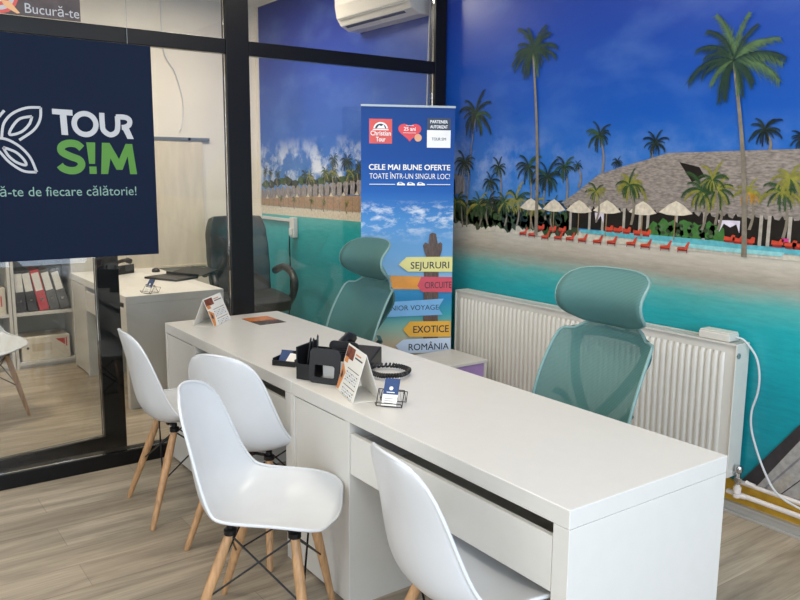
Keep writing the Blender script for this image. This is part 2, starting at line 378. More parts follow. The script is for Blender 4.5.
def palm(kind, cx, cz, rx, rz, bx, bz):
    keys = dict(dark=('darkpalm', 'midpalm'), black=('black', 'darkpalm'), mid=('midpalm', 'yelpalm'), yel=('yelpalm', 'midpalm'), org=('orgpalm', 'yelpalm'), big=('bigleaf', 'lightleaf'))[kind]
    w = .006 if kind != 'big' else .0105
    if bz < cz-.05:
        n = 8; LAY[0] += 1; y = -.00005*LAY[0]; L_ = []; R_ = []
        for i in range(n+1):
            t = i/n; x = bx+(cx-bx)*t+.02*math.sin(t*PI)*(1 if bx > cx else -1); z = bz+(cz-bz)*t; ww = w*(1.25-.6*t); L_.append((x-ww, z)); R_.append((x+ww, z))
        for i in range(n): mu.add([(q[0], y, q[1]) for q in (L_[i], R_[i], R_[i+1], L_[i+1])], [(0, 1, 2, 3)], PIX['trunk'])
    LAY[0] += 1; n = 24 if kind == 'big' else 16
    order = list(range(n)); rnd.shuffle(order)
    for i in order:
        a = PI*(-.40+1.80*(i+.5)/n)+rnd.uniform(-.15, .15)
        L = math.hypot(rx*math.cos(a), rz*math.sin(a))*rnd.uniform(.75, 1.25)*(.8 if math.sin(a) < 0 else 1.05)
        p_ = rnd.random(); key = keys[0] if p_ < (.78 if kind in ('big', 'dark', 'black') else .6) else keys[1]
        frond(cx, cz, a, L, key, 1.0 if kind != 'big' else .75, .24, rnd.uniform(-.1, .35))

# --- far beach (behind the glass)
HT = [(-2.69, 1.338), (-2.131, 1.377), (-1.615, 1.403), (-1.018, 1.444), (-.5, 1.47), (.05, 1.49)]
pl([(-2.69, 1.125), (-1.0, 1.14), (.0, 1.14), (.0, 1.215), (-2.69, 1.215)], 'sand')
for i in range(24): blob(-2.6+i*.112, 1.40+.0035*i+rnd.uniform(-.02, .02), .07, .035, 'darkpalm' if i % 3 else 'midpalm', step=(i == 0))
for a in [('dark', -2.60, 1.50, .05, .06, -2.60, 1.38), ('dark', -2.50, 1.49, .045, .06, -2.50, 1.38), ('dark', -2.36, 1.48, .045, .06, -2.36, 1.38), ('dark', -2.2, 1.45, .06, .05, -2.2, 1.38), ('dark', -1.86, 1.48, .07, .06, -1.85, 1.4),
          ('mid', -1.78, 1.47, .08, .06, -1.78, 1.4), ('mid', -1.52, 1.50, .09, .07, -1.52, 1.4), ('dark', -1.40, 1.60, .07, .08, -1.41, 1.42), ('mid', -1.40, 1.50, .08, .06, -1.40, 1.42),
          ('dark', -1.2, 1.58, .09, .09, -1.19, 1.42), ('mid', -1.14, 1.50, .1, .07, -1.14, 1.42), ('dark', -1.03, 1.54, .07, .08, -1.03, 1.42), ('dark', -.8, 1.56, .1, .09, -.8, 1.42), ('mid', -.6, 1.52, .1, .08, -.6, 1.42), ('dark', -.35, 1.62, .1, .1, -.35, 1.44), ('mid', -.1, 1.55, .1, .08, -.1, 1.44)]: palm(*a)
def hz(x): # height of the hut ridge line
    for (xa, za), (xb, zb) in zip(HT, HT[1:]):
        if x <= xb: return za+(zb-za)*(x-xa)/(xb-xa)
    return HT[-1][1]
pl([(-2.69, 1.20), (.05, 1.22), (.05, 1.37), (-2.69, 1.275)], 'hutwall')
LAY[0] += 1
for i in range(30):
    x = -2.69+i*.094; zt = hz(x); w = .045+.0012*i; zb = zt-.075-.0012*i
    pl([(x, zb), (x+2*w, zb), (x+2*w, zt-.02), (x+1.5*w, zt+.01), (x+w*.7, zt+.012), (x+.1*w, zt-.02)], 'thatch2', False)
LAY[0] += 1
for i in range(30):
    x = -2.66+i*.094; zt = hz(x)-.082-.0012*i
    if i % 2: pl([(x-.03, zt), (x+.03, zt), (x, zt+.03)], 'umb', False)
    rect(x+.03, x+.037, 1.20, zt, 'trunk', False)
for x in (-2.3, -2.05, -1.75, -1.55, -1.2, -.9): palm('mid', x, 1.27, .03, .04, x, 1.19)

# --- near resort
rect(.004, XR-.02, 1.165, 1.21, 'sandbar')
for i in range(26): blob(.03+i*.042, 1.235+rnd.uniform(-.01, .03), .05, .05+.02*rnd.random(), 'hedge' if i % 3 else 'midpalm', step=(i == 0))
LAY[0] += 1
for i in range(60): blob(.02+rnd.random()*1.0, 1.24+rnd.random()*.10, .025, .022, ('hedge', 'darkpalm', 'midpalm', 'black')[i % 4], 9, False)
ROOF = [(1.002, 1.355), (1.095, 1.406), (1.251, 1.508), (1.395, 1.548), (1.542, 1.582), (1.663, 1.613), (1.999, 1.617), (2.285, 1.621), (3.6, 1.64), (4.1, 1.36), (2.308, 1.345), (1.908, 1.345), (1.37, 1.345)]
PALMS = [('dark', .28, 1.852, .157, .154, .219, 1.177), ('dark', .187, 1.566, .105, .098, .18, 1.175), ('dark', 1.245, 1.704, .078, .085, 1.27, 1.5), ('black', 1.588, 1.656, .062, .08, 1.588, 1.572),
 ('black', 2.129, 1.698, .071, .075, 2.151, 1.598), ('black', 2.294, 1.657, .062, .055, 2.307, 1.597), ('dark', .497, 1.542, .061, .07, .515, 1.326), ('dark', .43, 1.459, .08, .059, .438, 1.263),
 ('dark', .745, 1.542, .095, .1, .766, 1.279), ('dark', .894, 1.488, .113, .109, .891, 1.257), ('dark', 1.016, 1.543, .065, .085, 1.034, 1.346), ('dark', 1.107, 1.553, .034, .031, 1.121, 1.439),
 ('black', 1.37, 1.57, .04, .03, 1.37, 1.55), ('mid', .336, 1.319, .129, .085, .341, 1.191), ('mid', .557, 1.339, .103, .082, .563, 1.204), ('yel', .657, 1.36, .083, .103, .664, 1.21), ('mid', .12, 1.33, .1, .1, .12, 1.2), ('dark', .42, 1.33, .1, .08, .42, 1.2), ('mid', .80, 1.33, .08, .08, .80, 1.2), ('dark', .95, 1.33, .08, .08, .95, 1.2)]
for a in PALMS: palm(*a)
DARK = [(1.034, 1.35), (1.37, 1.352), (1.908, 1.352), (2.308, 1.352), (4.0, 1.36), (4.0, 1.21), (2.32, 1.219), (1.858, 1.212), (1.525, 1.222), (1.069, 1.23)]
pl(DARK, 'interior'); pl(ROOF, 'thatch')
pl([(1.726, 1.571), (1.833, 1.548), (1.866, 1.504), (1.80, 1.48)], 'interior')
LAY[0] += 1
for i in range(70):   # ragged eave
    x = 1.02+i*.042; pl([(x, 1.352), (x+.045, 1.352), (x+.03, 1.335-rnd.random()*.012), (x+.01, 1.338-rnd.random()*.01)], 'thatch', False)
LAY[0] += 1
for x in (1.076, 1.207, 1.294, 1.428, 1.525, 1.572, 1.73, 1.878, 2.148, 2.184, 2.274, 2.5, 2.8, 3.1, 3.4, 3.7): rect(x-.008, x+.008, 1.215, 1.345, 'post', False)
for x, z in [(1.611, 1.253), (1.666, 1.268), (1.728, 1.262), (1.78, 1.278), (1.839, 1.265), (1.895, 1.27), (1.946, 1.262)]: blob(x, z-.01, .045, .042, 'bush', step=False); 
LAY[0] += 1
for i in range(24): blob(1.60+rnd.random()*.36, 1.235+rnd.random()*.06, .012, .01, 'lightleaf' if i % 2 else 'hedge', 7, False)
pl([(1.947, 1.315), (2.052, 1.316), (2.052, 1.262), (2.035, 1.30), (2.007, 1.285), (1.975, 1.30), (1.955, 1.262)], 'cab')
pl([(1.24, 1.315), (1.30, 1.315), (1.30, 1.262), (1.28, 1.30), (1.25, 1.262)], 'cab')
pl([(1.15, 1.222), (1.525, 1.225), (1.934, 1.222), (2.262, 1.212), (2.9, 1.206), (2.9, 1.186), (2.264, 1.19), (1.937, 1.184), (1.527, 1.195), (1.15, 1.205)], 'pool')
pl([(1.50, 1.200), (1.94, 1.196), (2.262, 1.196), (2.25, 1.178), (1.94, 1.176), (1.52, 1.188)], 'poolrim')
LAY[0] += 1
for x, z in [(.86, 1.225), (.95, 1.222), (1.02, 1.223), (1.337, 1.248), (1.392, 1.247), (1.447, 1.246), (1.513, 1.242), (1.565, 1.241), (2.006, 1.246), (2.048, 1.244), (2.099, 1.243), (2.226, 1.244), (2.282, 1.242), (2.316, 1.241), (2.45, 1.24), (2.55, 1.24), (2.7, 1.24)]:
    pl([(x-.026, z-.018), (x+.026, z-.018), (x+.028, z+.006), (x+.014, z+.008), (x+.006, z-.004), (x-.024, z)], 'red', False); rect(x-.02, x+.02, z-.028, z-.018, 'darkred', False)
rect(2.245, 2.275, 1.238, 1.255, 'magenta', False)
for x, z, w in [(.777, 1.37, .174), (.953, 1.37, .169), (1.132, 1.371, .18), (1.318, 1.377, .18), (1.538, 1.38, .164), (1.724, 1.387, .184), (2.5, 1.39, .18)]:
    LAY[0] += 1; rect(x-.003, x+.003, z-.18, z-.03, 'pole', False); LAY[0] += 1
    pl([(x-w/2, z-.052), (x-w*.25, z-.062), (x, z-.064), (x+w*.25, z-.062), (x+w/2, z-.052), (x+w*.2, z-.012), (x, z+.004), (x-w*.2, z-.012)], 'umb', False)
LAY[0] += 1
for x, z in [(.725, 1.182), (.796, 1.179), (.898, 1.173), (.996, 1.176), (1.081, 1.177), (1.167, 1.176), (1.27, 1.177), (1.361, 1.179), (1.483, 1.182), (1.569, 1.178), (1.682, 1.18), (1.778, 1.18)]:
    pl([(x-.034, z-.013), (x-.03, z-.003), (x+.008, z+.001), (x+.024, z+.026), (x+.034, z+.024), (x+.022, z-.009)], 'red', False)
    rect(x-.028, x+.02, z-.019, z-.011, 'darkred', False); rect(x-.03, x-.026, z-.028, z-.012, 'darkred', False); rect(x+.018, x+.022, z-.028, z-.01, 'darkred', False)
for a in [('yel', 1.462, 1.456, .103, .074, 1.474, 1.265), ('mid', 1.45, 1.46, .08, .07, 1.474, 1.265), ('mid', 1.243, 1.421, .059, .072, 1.253, 1.267), ('org', 2.083, 1.442, .07, .055, 2.097, 1.28), ('mid', 1.857, 1.437, .102, .108, 1.87, 1.265), ('mid', 1.936, 1.447, .099, .088, 1.95, 1.27), ('yel', 1.906, 1.49, .06, .08, 1.934, 1.292),
          ('mid', 2.229, 1.446, .103, .074, 2.25, 1.256), ('yel', 2.26, 1.50, .1, .07, 2.379, 1.258), ('mid', 2.45, 1.5, .14, .1, 2.46, 1.23), ('yel', 2.9, 1.45, .14, .1, 2.9, 1.23),
          ('big', .754, 2.172, .15, .17, .826, 1.17), ('big', 1.966, 2.00, .19, .21, 2.084, 1.161), ('big', 3.2, 2.1, .2, .2, 3.3, 1.17)]: palm(*a)
# timber pier in the lower corner
pl([(2.16, .15), (2.389, .455), (4.0, 2.6*.2+.45), (XR-.02, .98), (XR-.02, .15)], 'pier')
pl([(2.150, .151), (2.392, .485), (XR-.02, 1.02), (XR-.02, .97), (2.41, .435), (2.225, .151)], 'pierdark')
LAY[0] += 1
for i in range(34):
    x = 2.255+.075*i; w_ = .006 if i % 3 else .011; t_ = 1.05
    pl([(x, .152), (x+w_, .152), (x+w_+.229*t_+.03*i, .152+.30*t_), (x+.229*t_+.03*i, .152+.30*t_)], 'pierdark' if i % 2 else 'hut', False)
for i in range(20):
    x = 2.29+.11*i; pl([(x, .17), (x+.05, .16), (x+.10, .25), (x+.07, .26)], 'post', False)
LAY[0] += 1
tag(mu.build('wall_mural', MUR), 'glossy wall mural of a turquoise lagoon, palms and thatched beach resort', 'mural')
# plain pale strip where the mural stops at the far corner
m = MB(); m.box(XL+.001, XL+.058, -.012, .003, .07, CZ-.002); struct(m.build('trim_3', WALL))

# ------------------------------------------------------------------ ceiling lamps (out of frame, they light the rooms)
lamp = None
for x, y in CEIL+CEIL2:
    lab = 'square ceiling lamp panel over the %s' % ('glazed back room' if x < 0 else 'desk room')
    t = thing('ceiling_lamp', lab, 'lamp', (x, y, CZ), 0, 'lamp panels of the back room' if x < 0 else 'lamp panels of the desk room')
    m = MB(); m.box(-.31, .31, -.31, -.29, -.014, 0); m.box(-.31, .31, .29, .31, -.014, 0); m.box(-.31, -.29, -.29, .29, -.014, 0); m.box(.29, .31, -.29, .29, -.014, 0); m.build('frame', WHITE, t)
    m = MB(); m.box(-.289, .289, -.289, .289, -.008, -.002); m.build('diffuser', EMIT, t)

# ------------------------------------------------------------------ desks
def desk(label, x0, y0, group):
    """pedestal and door at the left, drawer across the kneehole; 1.40 x .65 x .73"""
    t = thing('office_desk', label, 'desk', (x0, y0, 0), 0, group); w, d, h = 1.395, .65, .73
    m = MB(); m.box(0, w, 0, d, .68, h); m.build('desktop', WHITE, t, bevel=.0025)
    m = MB(); m.box(w-.052, w, .001, d-.001, 0, .6795); m.build('side_panel', WHITE, t, bevel=.0015)
    m = MB()
    m.box(.0, .02, .001, d-.001, 0, .6795); m.box(.378, .41, .001, d-.001, 0, .6795); m.box(.02, .378, d-.02, d-.001, 0, .6795); m.box(.02, .378, .02, d-.02, .03, .05); m.box(.02, .378, .03, .045, 0, .03)
    m.build('pedestal', WHITE, t, bevel=.0015)
    m = MB(); m.box(.0225, .3755, .004, .02, .012, .675); m.build('pedestal_door', WHITE, t, bevel=.0015)
    m = MB(); m.box(.413, w-.055, .003, .021, .497, .642); m.build('drawer_front', WHITE, t, bevel=.002)
    m = MB(); m.box(.416, w-.057, .022, .45, .515, .525); m.box(.416, .43, .022, .45, .525, .62); m.box(w-.071, w-.057, .022, .45, .525, .62); m.box(.43, w-.071, .436, .45, .525, .62); m.build('drawer_tray', WHITE, t)
    m = MB(); m.box(.411, w-.0525, d-.03, d-.012, .58, .6795); m.build('back_panel', WHITE, t)
    return t
desk('white office desk against the glass partition, topped by the tent calendar and flyer', .004, -1.865, 'white office desks end to end in the front room')
desk('white office desk nearest the viewer with cool daylight on its end panel', 1.402, -1.865, 'white office desks end to end in the front room')
desk('white office desk behind the glass, holding the open laptop', -2.345, -1.782, 'desk in the back room')

# ------------------------------------------------------------------ shell chairs
def shell_chair(label, loc, rz, group):
    t = thing('shell_chair', label, 'chair', loc, rz, group)
    # centre line of the shell, y forward
    cp = catmull([(0, .225, .425), (0, .200, .443), (0, .12, .445), (0, .02, .432), (0, -.08, .420), (0, -.155, .432), (0, -.205, .49), (0, -.228, .575), (0, -.243, .67), (0, -.266, .77), (0, -.284, .838)], 4)
    n = len(cp); W_ = [.205, .220, .230, .232, .234, .232, .222, .203, .182, .162, .150]; Cv = [.0, .012, .030, .048, .062, .075, .078, .066, .050, .036, .022]
    def lerp(A, s_): i = min(int(s_), len(A)-2); return A[i]+(A[i+1]-A[i])*(s_-i)
    def fn(a, b):
        s_ = a*(n-1); i = min(int(s_), n-2); c = cp[i].lerp(cp[i+1], s_-i); tg = (cp[i+1]-cp[i]).normalized()
        nrm = Vector((0, tg.z, -tg.y)) if False else Vector((0, -tg.z, tg.y))
        nrm = -nrm if nrm.z < -1e-6 and a < .3 else nrm
        nrm = Vector((0, tg.z, -tg.y))           # towards the sitter
        v = b*2-1; w = lerp(W_, a*10); cv = lerp(Cv, a*10)
        # rounded corners at both ends
        e = 1.0
        back = 0
        if a > .80: q = (a-.80)/.20; w *= 1-.40*q**3.5; back = -(abs(v)**2.4)*.022*q*q
        if a < .22: q = (.22-a)/.22; w *= 1-.42*q**3; back = (abs(v)**2.2)*.022*q*q
        return c + Vector((v*w, 0, 0)) + nrm*(cv*abs(v)**2.3) + tg*back
    m = MB(); m.grid(fn, 34, 17); o = m.build('seat_shell', WPLA, t, smooth=60, solid=.007, sub=1)
    # rolled rim
    rim = [fn(a/24, 0) for a in range(25)]+[fn(1, b/10) for b in range(1, 10)]+[fn(1-a/24, 1) for a in range(25)]+[fn(0, 1-b/10) for b in range(1, 10)]
    for _ in range(2): rim = [(rim[i-1]+rim[i]*2+rim[(i+1) % len(rim)])/4 for i in range(len(rim))]
    m = MB(); m.tube(rim, .0055, 8, closed=True); m.build('rim', WPLA, o, smooth=60)
    tops = [(-.115, .105, .40), (.115, .105, .40), (.115, -.10, .40), (-.115, -.10, .40)]
    feet = [(-.20, .165, .0), (.20, .165, .0), (.20, -.235, .0), (-.20, -.235, .0)]
    for a, b in zip(tops, feet):
        a = Vector(a); b = Vector(b); m = MB(); P = [a.lerp(b, q) for q in (0, .05, .3, .6, .97, 1)]; m.tube(P, [.013, .015, .0175, .0155, .0115, .009], 12); m.build('leg', WOOD, t, smooth=50)
    m = MB()
    def at(i, q): return Vector(tops[i]).lerp(Vector(feet[i]), q)
    for i in range(4):
        j = (i+1) % 4
        m.tube([at(i, .02), at(j, .52)], .0033, 6); m.tube([at(j, .02), at(i, .52)], .0033, 6)
    for p in tops:
        p = Vector(p); m.lathe([(.021, 0), (.021, .016), (.012, .02), (.012, .034)], (p.x, p.y, p.z-.008), 12)
        m.box(p.x*.35-.012, p.x*.35+.012, p.y-.012, p.y+.012, .402, .412); m.tube([(p.x, p.y, .407), (0, p.y, .407)], .006, 6)
    for i in range(4): c = at(i, .52); m.lathe([(.008, 0), (.008, .012)], (c.x, c.y, c.z-.006), 8)
    m.tube([(0, .105, .407), (0, -.10, .407)], .006, 6)
    q = m.build('wire_brace', WIRE, t, smooth=40); q['label'] = 'black wire cross brace'
    return t
G = 'white shell chairs in front of the desks'
ch = shell_chair('white shell chair drawn up at the partition end of the desks', (.63, -1.985, 0), math.radians(-3), G)
dup(ch, (1.13, -1.875, 0), math.radians(30), 'white shell chair tucked behind the foremost one, its back to the viewer', G)
dup(ch, (1.775, -2.142, 0), math.radians(-41), 'white shell chair in the foreground, pulled out and seen side on', G)
dup(ch, (2.49, -1.89, 0), math.radians(-8), 'white shell chair at the near desk drawer, cut off by the lower edge', G)
dup(ch, (-1.27, -2.58, 0), math.radians(-70), 'white shell chair behind the glass, mostly cut off at the left', 'shell chair in the back room')

# ------------------------------------------------------------------ mesh task chairs
def task_chair(label, loc, rz, group):
    """sitter faces +y; headrest, mesh back, seat and castor base"""
    t = thing('mesh_office_chair', label, 'office chair', loc, rz, group)
    def back(a, b, inset=0, yo=0):   # a 0 bottom .. 1 top
        z = .50+.425*a; v = (b*2-1); w = (.255-.03*a**3-.012*(1-a))*1.0
        if a > .82: w *= math.sqrt(max(0, 1-((a-.82)/.18)**3*.22))
        y = .10-.19*a+.03*math.sin(a*PI)  # leans back as it rises
        y += .055*abs(v)**2.2
        z -= .045*abs(v)**3.5*max(0, (a-.8)/.2)**2; v *= 1-.10*max(0, (a-.88)/.12)**3
        return Vector((v*(w-inset), y+yo-.02, z))
    m = MB(); m.grid(lambda a, b: back(a, b), 22, 18); fab = m.build('mesh_back', MESHF, t, smooth=60); fab['label'] = 'see-through green woven mesh'
    rim = [back(a/14, 0) for a in range(15)]+[back(1, b/10) for b in range(1, 10)]+[back(1-a/14, 1) for a in range(15)]+[back(0, 1-b/10) for b in range(1, 10)]
    m = MB(); m.tube(rim, .0065, 8, closed=True); m.build('back_frame', EDGE, t, smooth=60)
    # Y shaped carrier behind the mesh
    m = MB()
    def strip(P, wd):
        P = catmull(P, 6); vs = []; 
        for i, p in enumerate(P):
            tg = (P[min(i+1, len(P)-1)]-P[max(i-1, 0)]).normalized(); sd = tg.cross(Vector((0, 1, 0))).normalized(); h_ = wd/2
            vs += [p-sd*h_, p+sd*h_, p+sd*h_+Vector((0, -.012, 0)), p-sd*h_+Vector((0, -.012, 0))]
        fs = []
        for i in range(len(P)-1):
            for j in range(4): fs.append((4*i+j, 4*i+(j+1) % 4, 4*i+4+(j+1) % 4, 4*i+4+j))
        fs += [(0, 1, 2, 3), tuple(4*(len(P)-1)+j for j in (3, 2, 1, 0))]; m.add(vs, fs)
    o = -.032
    for sx in (-1, 1):
        strip([(sx*.165, -.062, .855), (sx*.175, -.02+o, .80), (sx*.12, .03+o, .68), (sx*.05, .06+o, .585), (0, .075+o, .52)], .045)
        strip([(sx*.195, .045, .62), (sx*.17, .02+o*.3, .60), (sx*.12, .05+o, .555), (0, .07+o, .53)], .03)
    strip([(-.19, -.045, .865), (-.10, -.07+o*.5, .875), (0, -.075+o*.5, .878), (.10, -.07+o*.5, .875), (.19, -.045, .865)], .04)
    strip([(0, .07+o, .56), (0, .055+o, .48), (0, .10, .42), (0, .16, .405)], .06)
    m.build('back_carrier', GREENF, t, smooth=40)
    # headrest: bulges forward at the neck, curls back at its top
    def head(a, b):
        v = b*2-1; z = .918+.222*a; w = .210*(1-.22*abs(a*2-1)**6)
        y = -.070+.085*math.sin(a*PI*.95)-.035*a+.035*abs(v)**2.2; z += -.012*abs(v)**4*max(0, (a-.6)/.4)+.02*abs(v)**4*max(0, (.3-a)/.3)
        return Vector((v*w, y, z))
    m = MB(); m.grid(head, 18, 16); hd = m.build('headrest', PADF, t, smooth=60, solid=.012)
    rim = [head(a/12, 0) for a in range(13)]+[head(1, b/10) for b in range(1, 10)]+[head(1-a/12, 1) for a in range(13)]+[head(0, 1-b/10) for b in range(1, 10)]
    m = MB(); m.tube(rim, .0065, 8, closed=True); m.build('headrest_rim', EDGE, hd, smooth=60)
    m = MB(); m.tube([(-.05, -.098, .885), (-.05, -.118, .93), (-.045, -.085, .985)], .009, 8); m.tube([(.05, -.098, .885), (.05, -.118, .93), (.045, -.085, .985)], .009, 8); m.box(-.08, .08, -.122, -.100, .918, .94); m.build('headrest_bracket', EDGE, t, smooth=40)
    m = MB(); m.grid(lambda a, b: Vector(((b*2-1)*(.25-.03*(a-.5)**2), .03+.40*a, .475+.012*abs(b*2-1)**2-.03*max(0, (a-.85)/.15))), 14, 14); m.build('seat', PADF, t, smooth=60, solid=.05, bevel=.01)
    m = MB(); m.box(-.09, .09, .12, .34, .405, .44); m.lathe([(.028, .10), (.028, .25), (.02, .25), (.02, .405)], (0, .23, 0), 16); m.build('gas_lift', BLACK, t, smooth=30)
    m = MB()
    for k in range(5):
        a = 2*PI*k/5+.3; m.tube([(0, .23, .115), (.15*math.cos(a), .23+.15*math.sin(a), .10), (.29*math.cos(a), .23+.29*math.sin(a), .07)], [.026, .02, .014], 8)
    m.build('star_base', GREYM, t, smooth=40)
    for k in range(5):
        a = 2*PI*k/5+.3; cx_, cy_ = .29*math.cos(a), .23+.29*math.sin(a); m = MB()
        Mx = Matrix.Translation((cx_, cy_, .0275)) @ Matrix.Rotation(a, 4, 'Z') @ Matrix.Rotation(PI/2, 4, 'X'); m.lathe([(.0275, -.02), (.0275, .02)], (0, 0, 0), 14, M=Mx); m.tube([(cx_, cy_, .03), (cx_, cy_, .07)], .006, 6); m.build('castor', BLACK, t, smooth=30)
    return t
G = 'green mesh office chairs behind the desks'
tc_ = task_chair('green mesh office chair with headrest in front of the long radiator', (1.965, -.79, 0), PI, G)
dup(tc_, (.305, -.82, 0), PI-math.radians(0), 'green mesh office chair beside the upright holiday banner', G)

# ------------------------------------------------------------------ radiator
t = thing('panel_radiator', 'long white ribbed panel radiator mounted under the lagoon mural', 'radiator', (0, 0, 0))
RX0, RX1, RZ0, RZ1 = .262, 2.150, .19, .79
m = MB(); m.box(RX0+.006, RX1-.006, -.112, -.104, RZ0+.008, RZ1-.004)
nr = int((RX1-RX0-.07)/.0333)
for i in range(nr):
    xa = RX0+.042+i*.0333
    prof = [(xa, -.112), (xa+.004, -.1205), (xa+.008, -.122), (xa+.016, -.122), (xa+.020, -.1205), (xa+.024, -.112)]
    zs = [RZ0+.035, RZ0+.05, RZ1-.055, RZ1-.038]
    vs = []
    for k_, z in enumerate(zs):
        for (x, y) in prof: vs.append((x, y if k_ in (1, 2) else -.112, z))
    fs = [(k_*6+j, k_*6+j+1, (k_+1)*6+j+1, (k_+1)*6+j) for k_ in range(3) for j in range(5)]; m.add(vs, fs)
m.build('front_panel', RADW, t, smooth=50)
m = MB(); m.box(RX0+.02, RX1-.02, -.04, -.032, RZ0+.01, RZ1-.02); m.build('rear_panel', RADW, t)
m = MB(); m.box(RX0+.004, RX1-.004, -.120, -.112, RZ1-.002, RZ1+.006); m.box(RX0+.004, RX1-.004, -.030, -.022, RZ1-.002, RZ1+.006)
for i in range(96): x = RX0+.006+i*(RX1-RX0-.016)/95.; m.box(x, x+.007, -.112, -.030, RZ1-.002, RZ1+.004)
m.build('top_grille', RADW, t)
for x in (RX0, RX1-.004):
    m = MB(); m.box(x, x+.006, -.122, -.022, RZ0+.004, RZ1+.006); q = m.build('side_cover', RADW, t, bevel=.002)
    m = MB(); Mx = Matrix.Translation((x+(.0065 if x > 1 else -.0005), -.107, .745)) @ Matrix.Rotation(PI/2, 4, 'Y'); m.lathe([(.013, -.002), (.013, .004), (.008, .004)], (0, 0, 0), 16, M=Mx); m.build('bleed_plug', CHROME, q, smooth=40)
for x in (.6, 1.8): m = MB(); m.box(x, x+.03, -.032, .0, .25, .72); m.build('wall_bracket', RADW, t)
m = MB(); Mx = Matrix.Translation((2.176, -.072, .196))
m.tube([(2.150, -.072, .215), (2.176, -.072, .215), (2.176, -.072, .150)], .011, 10); m.lathe([(.016, 0), (.018, .006), (.018, .022), (.014, .028)], (2.176, -.072, .222), 12); m.lathe([(.017, 0), (.017, .02)], (2.176, -.072, .175), 6); m.build('valve', CHROME, t, smooth=35)
# pipes
def pipe(name, P, r_, label, mt=PIPE, cat='pipe', group=None, n=10, c=6):
    m = MB(); m.tube(catmull(P, c), r_, n); return tag(m.build(name, mt, smooth=60), label, cat, group)
pipe('heating_pipe', [(2.176, -.072, .165), (2.176, -.072, .125), (2.182, -.070, .115), (2.21, -.06, .112), (2.4, -.05, .110), (XR-.02, -.05, .10)], .0115, 'lower pale heating pipe leaving the radiator valve elbow')
pipe('heating_pipe', [(2.20, -.05, .178), (2.24, -.045, .170), (2.45, -.035, .160), (XR-.02, -.035, .15)], .0095, 'upper thin pale heating pipe running along the wall foot')
m = MB(); m.tube([(2.176, -.072, .152), (2.176, -.072, .125)], .017, 12); m.lathe([(.0, 0), (.014, .003), (.018, .012), (.018, .02)], (2.176, -.072, .100), 12); 
tag(m.build('pipe_elbow', PIPE, smooth=50), 'white pipe elbow under the chrome radiator valve', 'pipe fitting')
t = thing('control_box', 'small white control box sitting on the radiator end', 'control box', (2.035, -.078, .797))
m = MB(); m.box(-.075, .075, -.038, .038, 0, .034); m.build('housing', RADW, t, bevel=.005); m = MB(); m.box(-.072, .072, -.035, .035, .034, .04); m.build('lid', RADW, t, bevel=.003)
pipe('power_cable', [(2.111, -.066, .815), (2.150, -.060, .805), (2.195, -.04, .74), (2.212, -.032, .66), (2.209, -.03, .58), (2.190, -.03, .50), (2.192, -.03, .43), (2.215, -.032, .36), (2.275, -.05, .262), (2.36, -.085, .19), (2.47, -.09, .16), (2.7, -.08, .13), (3.2, -.08, .06)], .0048, 'white cable curling down from the radiator control box', WPLA, 'cable')

# low white cabinet with a lilac side
t = thing('low_cabinet', 'low white cabinet with lilac panel beside the radiator', 'cabinet', (.36, -.62, 0))
m = MB(); m.box(0, .325, 0, .40, .432, .45); m.build('top', WHITE, t, bevel=.002)
m = MB(); m.box(.005, .32, .38, .397, 0, .4315); m.box(.005, .32, .003, .02, 0, .4315); m.box(.005, .02, .02, .38, 0, .4315); m.box(.02, .32, .02, .38, .02, .04); m.build('body', WHITE, t)
m = MB(); m.box(.300, .314, .022, .378, .042, .430); q = m.build('side_panel', LILAC, t); q['label'] = 'glossy lilac panel'

